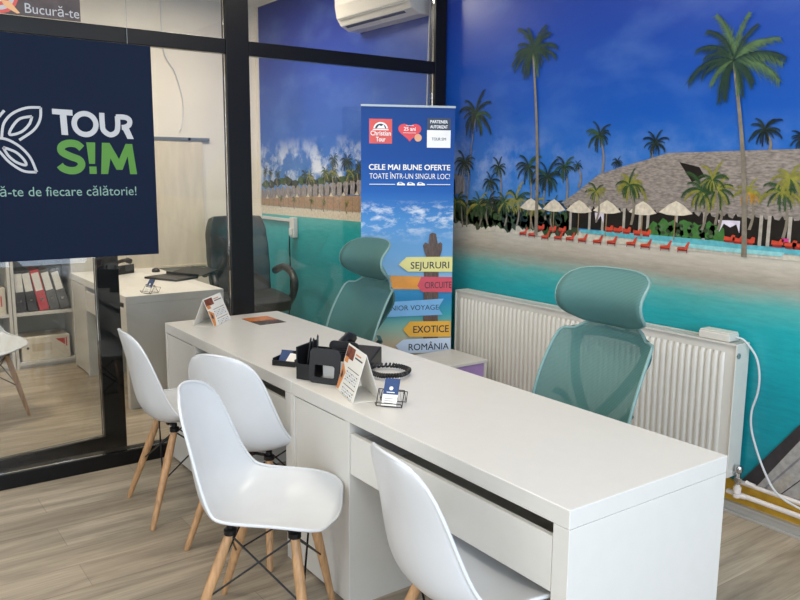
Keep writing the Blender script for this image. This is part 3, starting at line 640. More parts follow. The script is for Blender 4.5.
# ------------------------------------------------------------------ holiday banner
BN = ['#1f63b4']
bmat = lambda n_, c_, nz=.05: mat('banner '+n_, c_, .35, noise=nz, nscale=14)
def banner_bg():
    m = bpy.data.materials.new('banner print'); m.use_nodes = True; nt = m.node_tree; N = nt.nodes.new; Lk = nt.links.new; b = nt.nodes['Principled BSDF']; b.inputs['Roughness'].default_value = .5; b.inputs['Specular IOR Level'].default_value = .25
    tc = N('ShaderNodeTexCoord'); sp = N('ShaderNodeSeparateXYZ'); Lk(tc.outputs['Object'], sp.inputs[0])
    d = N('ShaderNodeMath'); d.operation = 'DIVIDE'; d.inputs[1].default_value = 2; Lk(sp.outputs['Z'], d.inputs[0])
    rp = N('ShaderNodeValToRGB'); cr = rp.color_ramp; st = [(0, '#c4ab84'), (.24, '#c9b593'), (.29, '#8fb9a6'), (.33, '#3fa3ad'), (.38, '#2c86b8'), (.405, '#3e97c9'), (.41, '#9fc6e0'), (.5, '#78add9'), (.62, '#4a8cca'), (.70, '#1c5faf'), (.8, '#0a4794'), (.95, '#083c82')]
    while len(cr.elements) < len(st): cr.elements.new(.5)
    for e, (p, c) in zip(cr.elements, st): e.position = p; e.color = rgb(c)
    Lk(d.outputs[0], rp.inputs[0])
    mp = N('ShaderNodeMapping'); mp.inputs['Scale'].default_value = (4, 1, 9); mp.inputs['Rotation'].default_value = (0, .35, 0); Lk(tc.outputs['Object'], mp.inputs[0])
    n = N('ShaderNodeTexNoise'); n.inputs['Scale'].default_value = 2.2; n.inputs['Detail'].default_value = 7; n.inputs['Roughness'].default_value = .65; Lk(mp.outputs[0], n.inputs[0])
    r2_ = N('ShaderNodeValToRGB'); r2_.color_ramp.elements[0].position = .48; r2_.color_ramp.elements[1].position = .62; Lk(n.outputs[0], r2_.inputs[0])
    bd = N('ShaderNodeValToRGB'); bc = bd.color_ramp; st = [(.54, 0), (.575, .35), (.615, .9), (.65, .85), (.675, 0)]
    while len(bc.elements) < len(st): bc.elements.new(.5)
    for e, (p, c) in zip(bc.elements, st): e.position = p; e.color = (c, c, c, 1)
    Lk(d.outputs[0], bd.inputs[0]); mu_ = N('ShaderNodeMath'); mu_.operation = 'MULTIPLY'; Lk(r2_.outputs[0], mu_.inputs[0]); Lk(bd.outputs[0], mu_.inputs[1])
    mx = N('ShaderNodeMixRGB'); Lk(mu_.outputs[0], mx.inputs[0]); Lk(rp.outputs[0], mx.inputs[1]); mx.inputs[2].default_value = rgb('#dfe6ee'); Lk(mx.outputs[0], b.inputs['Base Color']); return m
bm = [banner_bg(), bmat('red', '#d2402f'), bmat('white', '#f0eeea'), bmat('ink', '#14202e'), bmat('yellow', '#e9e08c'), bmat('crimson', '#d84a5c'), bmat('orange', '#eb9a2e', .12), bmat('sky', '#7cb6e4'), bmat('amber', '#eeb23a'), bmat('pale', '#ccdcf0'), mat('banner timber', '#5d4a40', .5, noise=.4, nscale=30, stretch=(6, 6, 1)), bmat('navy', '#12223f'), bmat('heart', '#d8272f'), bmat('peach', '#e0a070')]
ang = math.atan2(.5, .2395)
t = thing('pull_up_banner', 'tall blue holiday offers banner with coloured arrow signs', 'banner', (.082, -.70, 0), ang)
m = MB(); BWd = .556; m.box(0, BWd, 0, .004, .06, 1.89, 0)
# front side faces -y in local space
BL = [0]
def bp(pts, k, step=1):
    BL[0] += step; y = -.0003*BL[0]; a = sum((pts[i][0]*pts[(i+1) % len(pts)][1]-pts[(i+1) % len(pts)][0]*pts[i][1]) for i in range(len(pts)))
    if a < 0: pts = pts[::-1]
    m.add([(p[0], y, p[1]) for p in pts], [tuple(range(len(pts)))], k)
def bt(s_, x, z, h, w, k, bold=0, align='L', shear=0):
    BL[0] += 1; m.text(s_, (x, -.0003*BL[0], z), (1, 0, 0), (0, 0, 1), h, w, bold, k, align, shear)
R_ = lambda a, b, c, d: [(a, c), (b, c), (b, d), (a, d)]
bp(R_(.047, .181, 1.676, 1.816), 1)
arc = [(.114+.042*math.cos(q*PI/12), 1.762+.036*math.sin(q*PI/12)) for q in range(13)]; bp(arc, 2)
arc = [(.114+.033*math.cos(q*PI/12), 1.762+.027*math.sin(q*PI/12)) for q in range(13)]; bp(arc, 3)
bp([(.09, 1.762), (.105, 1.78), (.118, 1.774), (.13, 1.785), (.14, 1.762)], 2)
bp(R_(.068, .160, 1.752, 1.758), 2)
bt('Christian', .114, 1.722, .026, .118, 2, .02, 'C'); bt('Tour', .114, 1.688, .026, .055, 2, .02, 'C')
hp = []
for q in range(28):
    a = 2*PI*q/28; hp.append((.285+.0043*16*math.sin(a)**3, 1.748+.0036*(13*math.cos(a)-5*math.cos(2*a)-2*math.cos(3*a)-math.cos(4*a))))
bp(hp, 12); bp([(.335+.022*math.cos(q*PI/8), 1.712+.022*math.sin(q*PI/8)) for q in range(16)], 13)
bt('25 ani', .285, 1.752, .02, .07, 2, .03, 'C'); bp(R_(.245, .322, 1.738, 1.740), 2); bp(R_(.262, .308, 1.780, 1.782), 2)
bp(R_(.388, .53, 1.656, 1.757), 2); bp(R_(.388, .53, 1.757, 1.826), 11)
bt('PARTENER', .459, 1.797, .017, .104, 2, .03, 'C'); bt('AUTORIZAT', .459, 1.768, .017, .104, 2, .03, 'C'); bt('TOUR SIM', .459, 1.698, .016, .085, 3, .01, 'C')
bt('CELE MAI BUNE OFERTE', .045, 1.526, .031, .485, 2, .035); bt('TOATE ÎNTR-UN SINGUR LOC!', .048, 1.474, .031, .482, 2, 0)
bp(R_(.048, .20, 1.440, 1.444), 2); bp(R_(.39, .533, 1.440, 1.444), 2)
for cx_ in (.235, .295, .355):
    bp([(cx_-.024, 1.436), (cx_+.024, 1.436), (cx_+.024, 1.445), (cx_+.012, 1.45), (cx_+.004, 1.455), (cx_-.016, 1.455), (cx_-.024, 1.446)], 2); bp(R_(cx_-.012, cx_+.004, 1.446, 1.452), 0)
bp([(.435, .44), (.435, .84), (.425, .95), (.385, 1.03), (.372, 1.08), (.385, 1.10), (.405, 1.09), (.412, 1.15), (.429, 1.158), (.45, 1.15), (.462, 1.09), (.478, 1.10), (.49, 1.09), (.488, 1.05), (.462, .97), (.462, .8), (.475, .44)][::1], 10)
bp([(.38, .70), (.38, .98), (.47, .98), (.47, .46), (.38, .46)], 10)
bp([(.224, .968), (.272, 1.012), (.554, 1.012), (.554, .920), (.28, .925)], 4); bt('SEJURURI', .298, .942, .040, .236, 3, .015)
bp([(.165, .903), (.372, .893), (.372, .815), (.165, .823)], 6)
bp([(.339, .838), (.364, .893), (.554, .888), (.554, .795), (.368, .80)], 5); bt('CIRCUITE', .385, .822, .038, .166, 3, .005)
bp([(.10, .74), (.505, .757), (.470, .70), (.50, .657), (.10, .65)], 7); bt('SENIOR VOYAGE', .135, .690, .030, .338, 3, .0)
bp([(.253, .572), (.297, .621), (.550, .618), (.550, .520), (.292, .526)], 8); bt('EXOTICE', .318, .550, .042, .22, 3, .02)
bp([(.208, .474), (.257, .511), (.552, .514), (.552, .424), (.25, .424)], 9); bt('ROMÂNIA', .290, .442, .040, .25, 3, .01)
m.build('printed_panel', bm, t)
m = MB(); m.box(-.01, BWd+.01, -.045, .065, 0, .058); m.build('base_cassette', GREYM, t, bevel=.008)
m = MB(); m.box(-.002, BWd+.002, -.006, .010, 1.885, 1.897); m.build('top_rail', GREYM, t)
m = MB(); m.tube([(BWd/2, .025, .06), (BWd/2, .014, 1.87)], .008, 8); m.build('support_pole', GREYM, t, smooth=50)

# ------------------------------------------------------------------ hanging signs on the partition
sg = [mat('sign navy', '#0c1a31', .8, spec=.2, noise=.06, nscale=4), mat('sign white', '#b4b6b9', .5), mat('sign green', '#4a8226', .5), mat('sign mint', '#7b9c90', .5), mat('sign brown', '#4c4140', .5, noise=.3, nscale=14), mat('sign coral', '#c8514a', .5), mat('sign peach', '#d9a877', .5)]
def sign_stroke(m, P, w, k, x, closed=False):
    """a line of constant width lying on the sign; P are (y, z) points"""
    n = len(P); A = []; B = []
    for i in range(n):
        a = P[(i-1) % n] if closed else P[max(i-1, 0)]; b = P[(i+1) % n] if closed else P[min(i+1, n-1)]
        dx, dz = b[0]-a[0], b[1]-a[1]; l = math.hypot(dx, dz)+1e-9; A.append((P[i][0]-dz/l*w/2, P[i][1]+dx/l*w/2)); B.append((P[i][0]+dz/l*w/2, P[i][1]-dx/l*w/2))
    for i in range(n if closed else n-1):
        j = (i+1) % n; m.add([(x, B[i][0], B[i][1]), (x, B[j][0], B[j][1]), (x, A[j][0], A[j][1]), (x, A[i][0], A[i][1])], [(0, 1, 2, 3)], k)
def smooth2(P, n=6): return [(q.x, q.y) for q in catmull([(a, b, 0) for a, b in P], n)]
m = MB(); m.box(.010, .015, -3.28, -1.884, 1.092, 2.112, 0)
# leaf emblem: points as (across, down) in fifths of a print unit, scaled to metres
def ly(zx, zy): return (-2.603+.000918*zx, 1.79-(zy-95)*.0009)
leaf1 = [(218, 92), (150, 98), (85, 130), (45, 180), (32, 245)]; leaf1b = [(218, 92), (212, 150), (180, 205), (110, 258)]
inner1 = [(175, 138), (120, 152), (85, 190), (68, 232), (120, 218), (160, 178), (175, 138)]
leaf2 = [(-15, 250), (50, 255), (110, 290), (155, 345), (180, 417)]; leaf2b = [(180, 417), (120, 412), (60, 370), (20, 320), (-12, 285)]
inner2 = [(35, 295), (90, 318), (125, 355), (132, 382), (90, 368), (55, 335), (35, 295)]; stem = [(52, 115), (15, 165), (-8, 235)]
for mir in (0, 1):
    for P in (leaf1, leaf1b, inner1, leaf2, leaf2b, inner2, stem):
        Q = [ly(a if not mir else -30-a, b) for a, b in P]; sign_stroke(m, smooth2(Q), .0115, 1, .0155)
YR = -1.984
def letter(P, w, k, sm=True, x=.0157): sign_stroke(m, smooth2([ly(*q) for q in P], 5) if sm else [ly(*q) for q in P], w, k, x)
def flat(P, k, x=.0157): m.add([(x,)+ly(*q) for q in P][::-1], [tuple(range(len(P)))], k)
flat([(270, 95), (368, 97), (368, 126), (270, 122)], 1); flat([(306, 124), (338, 124), (341, 226), (309, 225)], 1, .0158)
sign_stroke(m, [(ly(427, 166)[0]+.0495*math.cos(q*PI/20), ly(427, 166)[1]+.0485*math.sin(q*PI/20)) for q in range(40)], .0245, 1, .0158, True)
letter([(513, 104), (513, 160), (518, 195), (550, 217), (582, 203), (592, 170), (592, 118)], .0245, 1)
letter([(585, 122), (630, 122), (654, 135), (652, 160), (630, 174), (612, 176)], .0245, 1, x=.0159); flat([(612, 176), (644, 166), (673, 236), (640, 236)], 1, .0160)
letter([(404, 292), (378, 271), (338, 268), (306, 284), (306, 312), (345, 334), (388, 352), (398, 380), (375, 404), (338, 408), (306, 396), (292, 380)], .034, 2)
flat([(427, 260), (472, 260), (466, 372), (436, 372)], 2); flat([(436, 386), (472, 386), (472, 425), (436, 425)], 2)
flat([(494, 425), (506, 260), (545, 260), (548, 330), (530, 425)], 2); flat([(628, 263), (663, 263), (682, 425), (645, 425), (636, 330)], 2); flat([(508, 260), (545, 260), (590, 345), (590, 402), (574, 402)], 2, .0159); flat([(590, 345), (628, 263), (663, 263), (606, 402), (590, 402)], 2, .0160)
m.text('Bucură-te de fiecare călătorie!', (.0156, YR, 1.390), (0, 1, 0), (0, 0, 1), .043, .758, 0, 3, 'R')
t = tag(m.build('hanging_sign', sg), 'large navy hanging sign with leaf emblem and white and green lettering', 'sign')
def wire(P, label, grp):
    m = MB(); m.tube(P, .0012, 5); tag(m.build('hanging_wire', GREYM), label, 'wire', grp)
wire([(.013, -1.995, 2.112), (.013, -1.99, CZ-.002)], 'thin wire holding the navy sign over the black transom', None)
m = MB(); m.box(.003, .008, -3.2, -2.203, 2.192, 2.90, 4); k0 = .0085
for rr, kk in ((.085, 5), (.070, 1), (.052, 5), (.036, 1), (.02, 5)):
    k0 += .0002; m.add([(k0, -2.55+rr*math.cos(q*PI/12), 2.275+rr*math.sin(q*PI/12)) for q in range(24)], [tuple(range(24))], kk)
m.add([(k0+.0002, y, z) for y, z in ((-2.54, 2.25), (-2.50, 2.245), (-2.462, 2.20), (-2.475, 2.197), (-2.52, 2.22))], [(0, 1, 2, 3, 4)], 6)
m.text('Bucură-te', (.0088, -2.209, 2.205), (0, 1, 0), (0, 0, 1), .042, .232, .0, 1, 'R')
tag(m.build('printed_poster', sg), 'dark printed poster with a ringed target above the black transom', 'poster')

# ------------------------------------------------------------------ air conditioner behind the glass
t = thing('air_conditioner', 'white wall air conditioner high up behind the glass', 'air conditioner', (-1.02, -.001, 2.5))
prof = [(0, 0), (-.10, 0), (-.165, .03), (-.20, .08), (-.215, .16), (-.215, .28), (0, .29)]
m = MB(); pts = [(0, y, z) for y, z in prof]; m.prism(pts, (.86, 0, 0)); m.build('casing', RADW, t, bevel=.012, seg=3)
m = MB(); m.prism([(.06, -.140, .0145), (.06, -.140, .0175), (.06, -.160, .0275), (.06, -.160, .0245)], (.70, 0, 0)); m.build('air_slot', BLACK, t)
m = MB(); m.prism([(.03, -.201, .066), (.03, -.2035, .064), (.03, -.2045, .071), (.03, -.202, .072)], (.80, 0, 0)); m.build('seam', GREYM, t)
pipe('drain_hose', [(-.145, -.03, 2.66), (-.15, -.03, 2.5), (-.155, -.03, 2.3), (-.165, -.03, 1.9), (-.17, -.03, 1.2), (-.17, -.03, .08)], .008, 'white hose dropping from the air conditioner to the floor', WPLA, 'hose')

# ------------------------------------------------------------------ back room
# pleated fabric panel on a rail
t = thing('roller_blind', 'cream fabric blind hanging from a metal rail on the back wall', 'blind', (XL, 0, 0))
m = MB(); m.box(.002, .03, -1.5, -.475, 1.765, 1.79); m.build('rail', GREYM, t)
FAB = mat('cream fabric', '#d6cab4', .85, noise=.08, nscale=5, stretch=(1, 3, .6))
m = MB(); m.grid(lambda a, b: Vector((.018+.0012*math.sin(b*14), -1.49+b*.95, .69+a*1.075)), 4, 80); m.build('fabric', FAB, t, smooth=60)
m = MB(); m.box(.01, .028, -1.495, -.537, .672, .69); m.build('bottom_bar', FAB, t)
m = MB(); Mx = Matrix.Translation((.032, -.66, 1.778)) @ Matrix.Rotation(PI/2, 4, 'Y'); m.lathe([(.012, 0), (.012, .008)], (0, 0, 0), 12, M=Mx); m.build('knob', BLACK, t)
pipe('loose_cable', [(XL+.01, -.86, 2.9), (XL+.02, -.85, 2.5), (XL+.02, -.76, 2.33), (XL+.02, -.70, 2.1), (XL+.02, -.71, 1.93), (XL+.03, -.74, 1.85)], .004, 'thin white cable dangling on the back wall above the blind', WPLA, 'cable')
m = MB(); m.box(-2.69, -2.0, -.03, -.004, 1.08, 1.105); tag(m.build('cable_duct', WPLA, bevel=.003), 'short white cable duct on the mural behind the glass', 'cable duct')
m = MB(); m.box(-2.07, -1.99, -.045, -.004, .95, 1.12); m.box(-2.055, -2.005, -.06, -.045, .97, 1.03); tag(m.build('wall_socket', WPLA, bevel=.006), 'white socket box at the end of the wall duct', 'socket')
pipe('power_lead', [(-2.05, -.055, .96), (-2.06, -.05, .85), (-2.05, -.05, .6), (-2.07, -.05, .35), (-2.1, -.08, .02)], .006, 'black cord hanging from the wall socket behind the glass', BLACK, 'cord')

# shelf with binders and cartons
def shelf(label, y0, y1):
    t = thing('shelf_unit', label, 'shelf', (XL+.016, y0, 0), 0, 'white shelf units along the back wall'); w = y1-y0; d = .30
    for y in (0, w-.022): m = MB(); m.box(0, d, y, y+.022, 0, .88); m.build('side_panel', WHITE, t)
    for z in (.03, .41, .855): m = MB(); m.box(0, d-.003, .0225, w-.0225, z, z+.022); m.build('shelf_board', WHITE, t)
    m = MB(); m.box(0, .008, .0225, w-.0225, .053, .853); m.build('back_board', mat('shelf back', '#9a9a92', .7), t)
    m = MB(); m.box(.26, .275, .0225, w-.0225, 0, .029); m.build('plinth', WHITE, t); return t
shelf('white shelf unit behind the glass holding the slanting ring binders', -2.185, -1.735)
shelf('white shelf unit at the left edge with the cut-off carton', -2.64, -2.19)
def binder(y, tilt, mt, label):
    z0 = .4295+.034*math.sin(tilt)
    t = thing('ring_binder', label, 'ring binder', (-2.47, y, z0), 0, 'ring binders on the shelf'); t.rotation_euler = (tilt, 0, 0)
    m = MB(); m.box(-.24, 0, -.034, .034, .003, .32); m.build('cover', mt, t, bevel=.003)
    m = MB(); m.box(.0005, .0015, -.026, .026, .16, .30); m.build('spine_label', PAPER, t)
    m = MB(); Mx = Matrix.Translation((.001, 0, .09)) @ Matrix.Rotation(PI/2, 4, 'Y'); m.lathe([(.011, 0), (.011, .002)], (0, 0, 0), 14, M=Mx); m.build('finger_ring', CHROME, t)
binder(-2.12, math.radians(2), DARKBIN, 'leftmost dark ring binder on the shelf behind the glass')
binder(-2.035, math.radians(8), DARKBIN, 'dark ring binder just left of the red one')
binder(-1.955, math.radians(11), REDBIN, 'red ring binder with a white spine label')
binder(-1.88, math.radians(12), GREYBIN, 'grey leaning ring binder just right of the red one')
binder(-1.803, math.radians(13), GREYBIN, 'rightmost grey ring binder leaning most')
t = thing('carton_box', 'pale carton with a red triangle on the bottom shelf', 'carton', (-2.46, -1.965, .053))
m = MB(); m.box(-.25, 0, -.175, .175, 0, .18); m.build('carton', CARTON, t, bevel=.003)
m = MB(); m.add([(.0006, .07, .155), (.0006, .14, .155), (.0006, .14, .10)], [(0, 2, 1)], 0); m.box(0, .0008, .145, .155, .09, .16, 0); m.box(0, .0006, -.1, .04, .07, .13, 1); m.build('printed_marks', [RED, mat('faint print', '#c9b9a0', .7)], t)
m = MB(); Mx = Matrix.Translation((.0005, -.13, .10)) @ Matrix.Rotation(PI/2, 4, 'Y'); m.lathe([(.01, 0), (.01, .001)], (0, 0, 0), 10, M=Mx); m.build('hole', BLACK, t)
t = thing('carton_box', 'pale carton with red marks at the far left edge', 'carton', (-2.46, -2.40, .433))
m = MB(); m.box(-.25, 0, -.175, .175, 0, .20); m.build('carton', CARTON, t, bevel=.003); m = MB(); m.box(0, .0008, .09, .13, .07, .12); m.box(0, .0008, .14, .15, .06, .14); m.build('printed_marks', RED, t)
m = MB(); m.lathe([(.07, 0), (.10, .03), (.115, .12), (.10, .22), (.06, .26), (.03, .27)], (-2.585, -2.37, .053), 14); tag(m.build('storage_bag', mat('purple fabric', '#6d4f78', .8, noise=.3), smooth=50), 'purple bundled bag on the lowest shelf at the left', 'bag')

# things on the desk behind the glass
t = thing('laptop', 'open thin black laptop on the back room desk', 'laptop', (-1.62, -1.25, .731), math.radians(25))
m = MB(); m.box(-.16, .16, -.11, .11, 0, .014); m.build('keyboard_base', BLACK, t, bevel=.003)
m = MB(); m.box(-.16, .16, .105, .112, .01, .03, None, Matrix.Identity(4)); m.prism([(-.16, .11, .012), (-.16, .117, .012), (-.16, .335, .035), (-.16, .328, .045)], (.32, 0, 0)); m.build('screen_lid', BLACK, t)
m = MB(); m.lathe([(.03, 0), (.032, .008), (.026, .022), (.012, .03)], (-2.05, -1.22, .731), 16); tag(m.build('computer_mouse', BLACK, smooth=50), 'black mouse on the back room desk beyond the laptop', 'mouse')
t = thing('desk_phone', 'black desk phone at the far end of the back room desk', 'telephone', (-2.13, -1.50, .731), math.radians(-60))
m = MB(); m.prism([(-.09, -.1, 0), (-.09, .1, 0), (-.09, .1, .07), (-.09, -.1, .02)], (.18, 0, 0)); m.build('body', BLACK, t, bevel=.004)
m = MB(); m.tube(catmull([(-.06, -.09, .045), (-.065, -.04, .075), (-.065, .04, .095), (-.06, .09, .09)], 4), [.022]*4+[.014]*5+[.022]*4, 8); m.build('handset', BLACK, t, smooth=50)
def card_holder(name, label, loc, rz, blue=True, grp=None):
    t = thing(name, label, 'card holder', loc, rz, grp); m = MB()
    for sx in (-.045, .045):
        m.tube([(sx, -.035, .002), (sx, .0, .052), (sx, .025, .004), (sx, .045, .035)], .0015, 6)
        m.tube([(sx, -.035, .002), (sx, -.048, .016)], .0015, 6)
    for y, z in ((-.035, .002), (-.048, .016), (0, .052), (.025, .004), (.045, .035)): m.tube([(-.045, y, z), (.045, y, z)], .0015, 6)
    for i in range(8):
        x = -.04+i*.0114; m.tube([(x, 0, .052), (x, .025, .004)], .0006, 4)
    m.build('wire_stand', WIRE, t, smooth=40)
    m = MB(); Mx = Matrix.Translation((0, -.036, .004)) @ Matrix.Rotation(math.radians(-35), 4, 'X')
    m.box(-.026, .026, -.004, 0, 0, .040, 0, Mx); m.box(-.026, .026, -.004, 0, .040, .098, 1, Mx)
    for i in range(3): m.box(-.018, .012, -.0046, -.004, .008+i*.008, .010+i*.008, 2, Mx)
    m.lathe([(.007, 0), (.007, .0006)], (0, 0, 0), 10, 0, Mx @ Matrix.Translation((0, -.004, .062)) @ Matrix.Rotation(PI/2, 4, 'X')); m.box(-.014, .014, -.0046, -.004, .046, .049, 0, Mx)
    m.build('business_cards', [PAPER, NAVY, GREYM], t)
card_holder('card_holder', 'wire card holder on the back room desk edge behind the glass', (-1.02, -1.60, .731), math.radians(20))
card_holder('card_holder', 'wire card holder with navy and white cards on the near desk', (1.858, -1.722, .731), math.radians(40))
t = thing('card_tray', 'small black plastic tray of navy cards at the desk joint', 'card tray', (1.16, -1.755, .731), math.radians(35))
m = MB(); m.box(-.052, .052, -.035, .035, 0, .006); m.box(-.052, .052, -.035, -.030, .006, .022); m.box(-.052, -.047, -.030, .035, .006, .03); m.box(.047, .052, -.030, .035, .006, .03); m.prism([(-.047, .035, .006), (-.047, .038, .006), (-.047, .042, .05), (-.047, .038, .05)], (.094, 0, 0)); m.build('tray', BLACK, t, bevel=.001)
m = MB(); Mx = Matrix.Translation((-.016, .004, .010)) @ Matrix.Rotation(math.radians(-40), 4, 'X'); m.box(-.026, .026, -.003, 0, 0, .05, 0, Mx); Mx = Matrix.Translation((.02, -.004, .010)) @ Matrix.Rotation(math.radians(-48), 4, 'X') @ Matrix.Rotation(.15, 4, 'Y'); m.box(-.026, .026, -.003, 0, 0, .042, 1, Mx); m.build('business_cards', [NAVY, PAPER], t)

# tent calendars
CALP = [PAPER, mat('calendar photo', '#7a3f2c', .6, noise=.5, nscale=40), mat('calendar orange', '#d98d50', .6), mat('calendar ink', '#3a3a44', .6), mat('calendar blue', '#a9bccf', .6)]
def tent(label, loc, rz, w, h, d):
    """front sheet looks along -y"""
    t = thing('tent_calendar', label, 'calendar', loc, rz, None); T = Vector((0, 0, h))
    def sheet(sgn, name):
        m = MB(); a = math.atan2(d/2, h)*(-sgn); L = math.hypot(d/2, h)
        Mx = Matrix.Translation((0, sgn*d/2, .001)) @ Matrix.Rotation(-math.atan2(d/2, h)*(-1 if sgn > 0 else 1), 4, 'X')
        m.box(-w/2, w/2, -.0007, .0007, 0, L, 0, Mx)
        e = -.0009 if sgn < 0 else .0009
        def q(x0_, x1_, z0_, z1_, k, o=1): m.add([Mx @ Vector((x, e*o, z)) for x, z in ((x0_, z0_), (x1_, z0_), (x1_, z1_), (x0_, z1_))], [(0, 1, 2, 3)], k)
        if sgn < 0:
            q(-w/2+.004, -.01, L*.72, L-.006, 1); q(-w/2+.006, -w*.28, L*.62, L*.74, 2, 1.2)
            m.add([Mx @ Vector((x, e*1.3, z)) for x, z in ((-w/2+.002, L*.02), (-w*.38, L*.02), (-w*.24, L*.42), (-w/2+.002, L*.60))], [(0, 1, 2, 3)], 2)
            m.add([Mx @ Vector((x, e*1.6, z)) for x, z in ((-w*.45, L*.3), (-w*.36, L*.26), (-w*.34, L*.36), (-w*.41, L*.46))], [(0, 1, 2, 3)], 3)
            for r_ in range(2):
                for c_ in range(7): 
                    for s_ in range(4): q(-w*.2+c_*w*.09, -w*.2+c_*w*.09+w*.05, L*(.46-.34*r_)-s_*L*.055, L*(.46-.34*r_)-s_*L*.055+L*.025, 4 if (c_+s_) % 3 else 3, 1.2)
                q(-w*.2, w*.42, L*(.545-.34*r_), L*(.56-.34*r_), 3, 1.2)
            q(.02*w, w*.42, L*.80, L*.83, 3, 1.2); q(.02*w, w*.30, L*.87, L*.90, 2, 1.2)
        m.build(name, CALP, t)
    sheet(-1, 'front_sheet'); sheet(1, 'rear_sheet')
    m = MB(); m.box(-w/2, w/2, -d/2, d/2, 0, .0012); m.build('base_sheet', PAPER, t)
tent('small tent calendar near the glass partition on the far desk', (.145, -1.662, .731), math.radians(136), .235, .14, .115)
tent('tent calendar seen edge-on between desk organiser and card holder', (1.693, -1.754, .731), math.radians(-15), .205, .165, .10)
# flyer
m = MB(); m.box(-.105, .105, -.075, .075, 0, .0015, 0); m.add([(-.105, -.075, .0018), (0, -.075, .0018), (.02, .075, .0018), (-.105, .075, .0018)], [(0, 1, 2, 3)], 1)
rn = random.Random(8)
for i in range(26): x = rn.uniform(-.01, .09); y = rn.uniform(-.065, .06); m.box(x, x+.014, y, y+.008, .0015, .0021+.00001*i, 2 if i % 3 else 3)
tag(m.build('printed_flyer', [mat('flyer dark', '#33241f', .35), mat('flyer orange', '#cf7a3c', .35, noise=.2), mat('flyer brown', '#8a5a44', .4), mat('flyer grey', '#77706a', .4)], loc=(.232, -1.412, .7305), rot=(0, 0, math.radians(2))), 'dark and orange glossy flyer lying flat near the glass partition', 'flyer')

# desk organiser
t = thing('desk_organizer', 'black desk organiser with pens beside the tent calendar', 'desk organizer', (1.46, -1.70, .731), math.radians(30))
m = MB(); m.box(-.135, -.129, -.075, .075, 0, .125); m.box(-.129, -.07, -.075, -.07, 0, .06); m.box(-.129, -.07, .07, .075, 0, .10); m.box(-.07, -.065, -.075, .075, 0, .10); m.box(-.129, -.07, -.07, .07, 0, .004); m.build('pen_box', BLACK, t, bevel=.001)
# rounded side frame with a slot
def rrect(w, h, r_, n=5):
    P = []
    for cx_, cz_, a0 in ((w/2-r_, h-r_, 0), (-w/2+r_, h-r_, PI/2), (-w/2+r_, r_, PI), (w/2-r_, r_, 1.5*PI)):
        for i in range(n+1): a = a0+PI/2*i/n; P.append((cx_+r_*math.cos(a), cz_+r_*math.sin(a)))
    return P
def plate(w, h, y, lean, name):
    m = MB(); O = rrect(w, h, .02); I = [(x*.66, .022+(z/h)*h*.36) for x, z in rrect(w, h, .02)]; n = len(O); vs = []
    for yy in (y, y+.008):
        for P in (O, I):
            for x, z in P: vs.append((x-.005, yy+z*lean, z))
    fs = []
    for i in range(n):
        j = (i+1) % n; fs += [(i, j, n+j, n+i), (2*n+j, 2*n+i, 3*n+i, 3*n+j), (j, i, 2*n+i, 2*n+j), (n+i, n+j, 3*n+j, 3*n+i)]
    m.add(vs, fs); return m.build(name, BLACK, t, bevel=.001)
plate(.13, .13, -.095, .12, 'side_frame'); plate(.13, .13, .06, .05, 'side_frame')
m = MB()
for i in range(3): y = -.02+i*.03; m.box(-.045, .07, y, y+.004, .004, .105)
m.box(-.045, .07, -.085, .068, 0, .004); m.build('letter_racks', BLACK, t)
m = MB(); m.box(-.04, .062, -.036, -.026, .005, .075); m.box(-.045, .065, .018, .026, .006, .095); m.build('papers', PAPER, t)
for i, (x, y, dx, dy) in enumerate([(-.12, -.03, .012, .02), (-.10, .02, -.012, .03), (-.115, .0, .02, -.01)]):
    m = MB(); m.tube([(x, y, .006), (x+dx, y+dy, .145)], .004, 8); m.tube([(x+dx, y+dy, .145), (x+dx*1.06, y+dy*1.06, .152)], [.004, .001], 8)
    tag(m.build('pen', BLACK, smooth=50), ['dark pen leaning left in the desk organiser', 'dark pen leaning right in the desk organiser', 'dark pen standing upright in the desk organiser'][i], 'pen', 'pens in the desk organiser')
    o = bpy.data.objects[('pen' if i == 0 else 'pen.%03d' % i)]; o.matrix_world = Matrix.Translation((1.46, -1.70, .731)) @ Matrix.Rotation(math.radians(30), 4, 'Z')
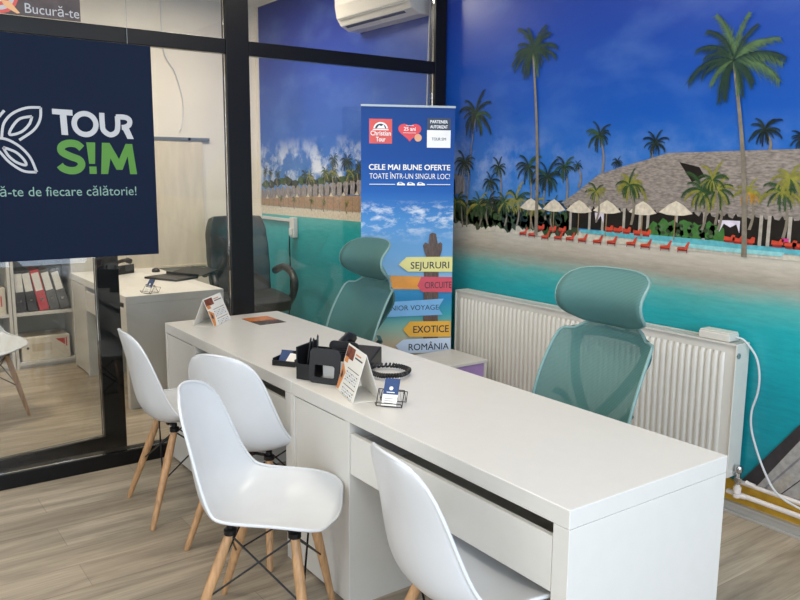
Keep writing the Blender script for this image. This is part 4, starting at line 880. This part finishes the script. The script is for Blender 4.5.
# telephone behind the organiser with its coiled cord
t = thing('desk_phone', 'black desk phone half hidden behind the desk organiser', 'telephone', (1.36, -1.555, .731), math.radians(35))
m = MB(); m.prism([(-.08, -.1, 0), (-.08, .1, 0), (-.08, .1, .075), (-.08, -.1, .025)], (.16, 0, 0)); m.build('body', BLACK, t, bevel=.005)
m = MB(); m.tube(catmull([(-.05, -.09, .06), (-.055, -.04, .092), (-.055, .04, .112), (-.05, .095, .10)], 4), [.022]*4+[.014]*5+[.022]*4, 8); m.build('handset', BLACK, t, smooth=50)
P = []
for i in range(260):
    s_ = i/259; c = catmull([(1.42, -1.54, .742), (1.47, -1.44, .745), (1.56, -1.43, .742), (1.60, -1.49, .741), (1.57, -1.56, .741), (1.49, -1.57, .741)], 1)
    q = s_*(len(c)-1); k_ = min(int(q), len(c)-2); 
    a = catmull([(1.42, -1.54, .742), (1.47, -1.44, .742), (1.56, -1.43, .742), (1.61, -1.50, .742), (1.58, -1.57, .742), (1.50, -1.58, .742)], 52)[min(i, 259)]
    th = i*.9; P.append((a.x+.006*math.cos(th), a.y+.006*math.sin(th)*.6, a.z+.006+.006*math.sin(th)))
m = MB(); m.tube(P, .0048, 5); tag(m.build('coiled_cord', BLACK, smooth=60), 'black coiled phone cord looping on the desk behind the calendar', 'cord')

# executive chair in the back room
t = thing('executive_chair', 'dark padded executive chair behind the glass near the blind', 'office chair', (-1.72, -.60, 0), math.radians(-98))
def pad(name, fn, th, nu=14, nv=12):
    m = MB(); m.grid(fn, nu, nv); return m.build(name, LEATHER, t, smooth=60, solid=th, bevel=.01)
def eb(a, b):
    v = b*2-1; z = .50+.64*a; w = .235+.015*math.sin(a*PI)-.03*max(0, (a-.8)/.2)**2; pin = .012*abs(math.sin(a*PI*4.0))
    return Vector((v*w, -.20-.14*a+.035*v*v+pin, z))
pad('backrest', eb, .08, 30, 12)
pad('seat', lambda a, b: Vector(((b*2-1)*(.26-.03*(a-.5)**2), -.20+.50*a, .50-.03*max(0, (a-.8)/.2)**2+.015*(b*2-1)**2)), .10)
for sx in (-1, 1):
    m = MB(); m.tube(catmull([(sx*.29, -.20, .70), (sx*.31, -.05, .745), (sx*.31, .12, .73), (sx*.31, .22, .66), (sx*.30, .21, .56), (sx*.28, .14, .47)], 5), .030, 10); m.build('armrest', LEATHER, t, smooth=60)
m = MB(); m.lathe([(.03, .1), (.03, .42)], (0, .05, 0), 12); m.build('gas_lift', BLACK, t)
m = MB()
for k in range(5): a = 2*PI*k/5; m.tube([(0, .05, .11), (.30*math.cos(a), .05+.30*math.sin(a), .075)], [.028, .016], 8); 
m.build('star_base', BLACK, t, smooth=50)
for k in range(5): a = 2*PI*k/5; m = MB(); m.lathe([(.015, 0), (.026, .01), (.026, .05), (.012, .075)], (.30*math.cos(a), .05+.30*math.sin(a), 0), 12); m.build('castor', BLACK, t, smooth=50)
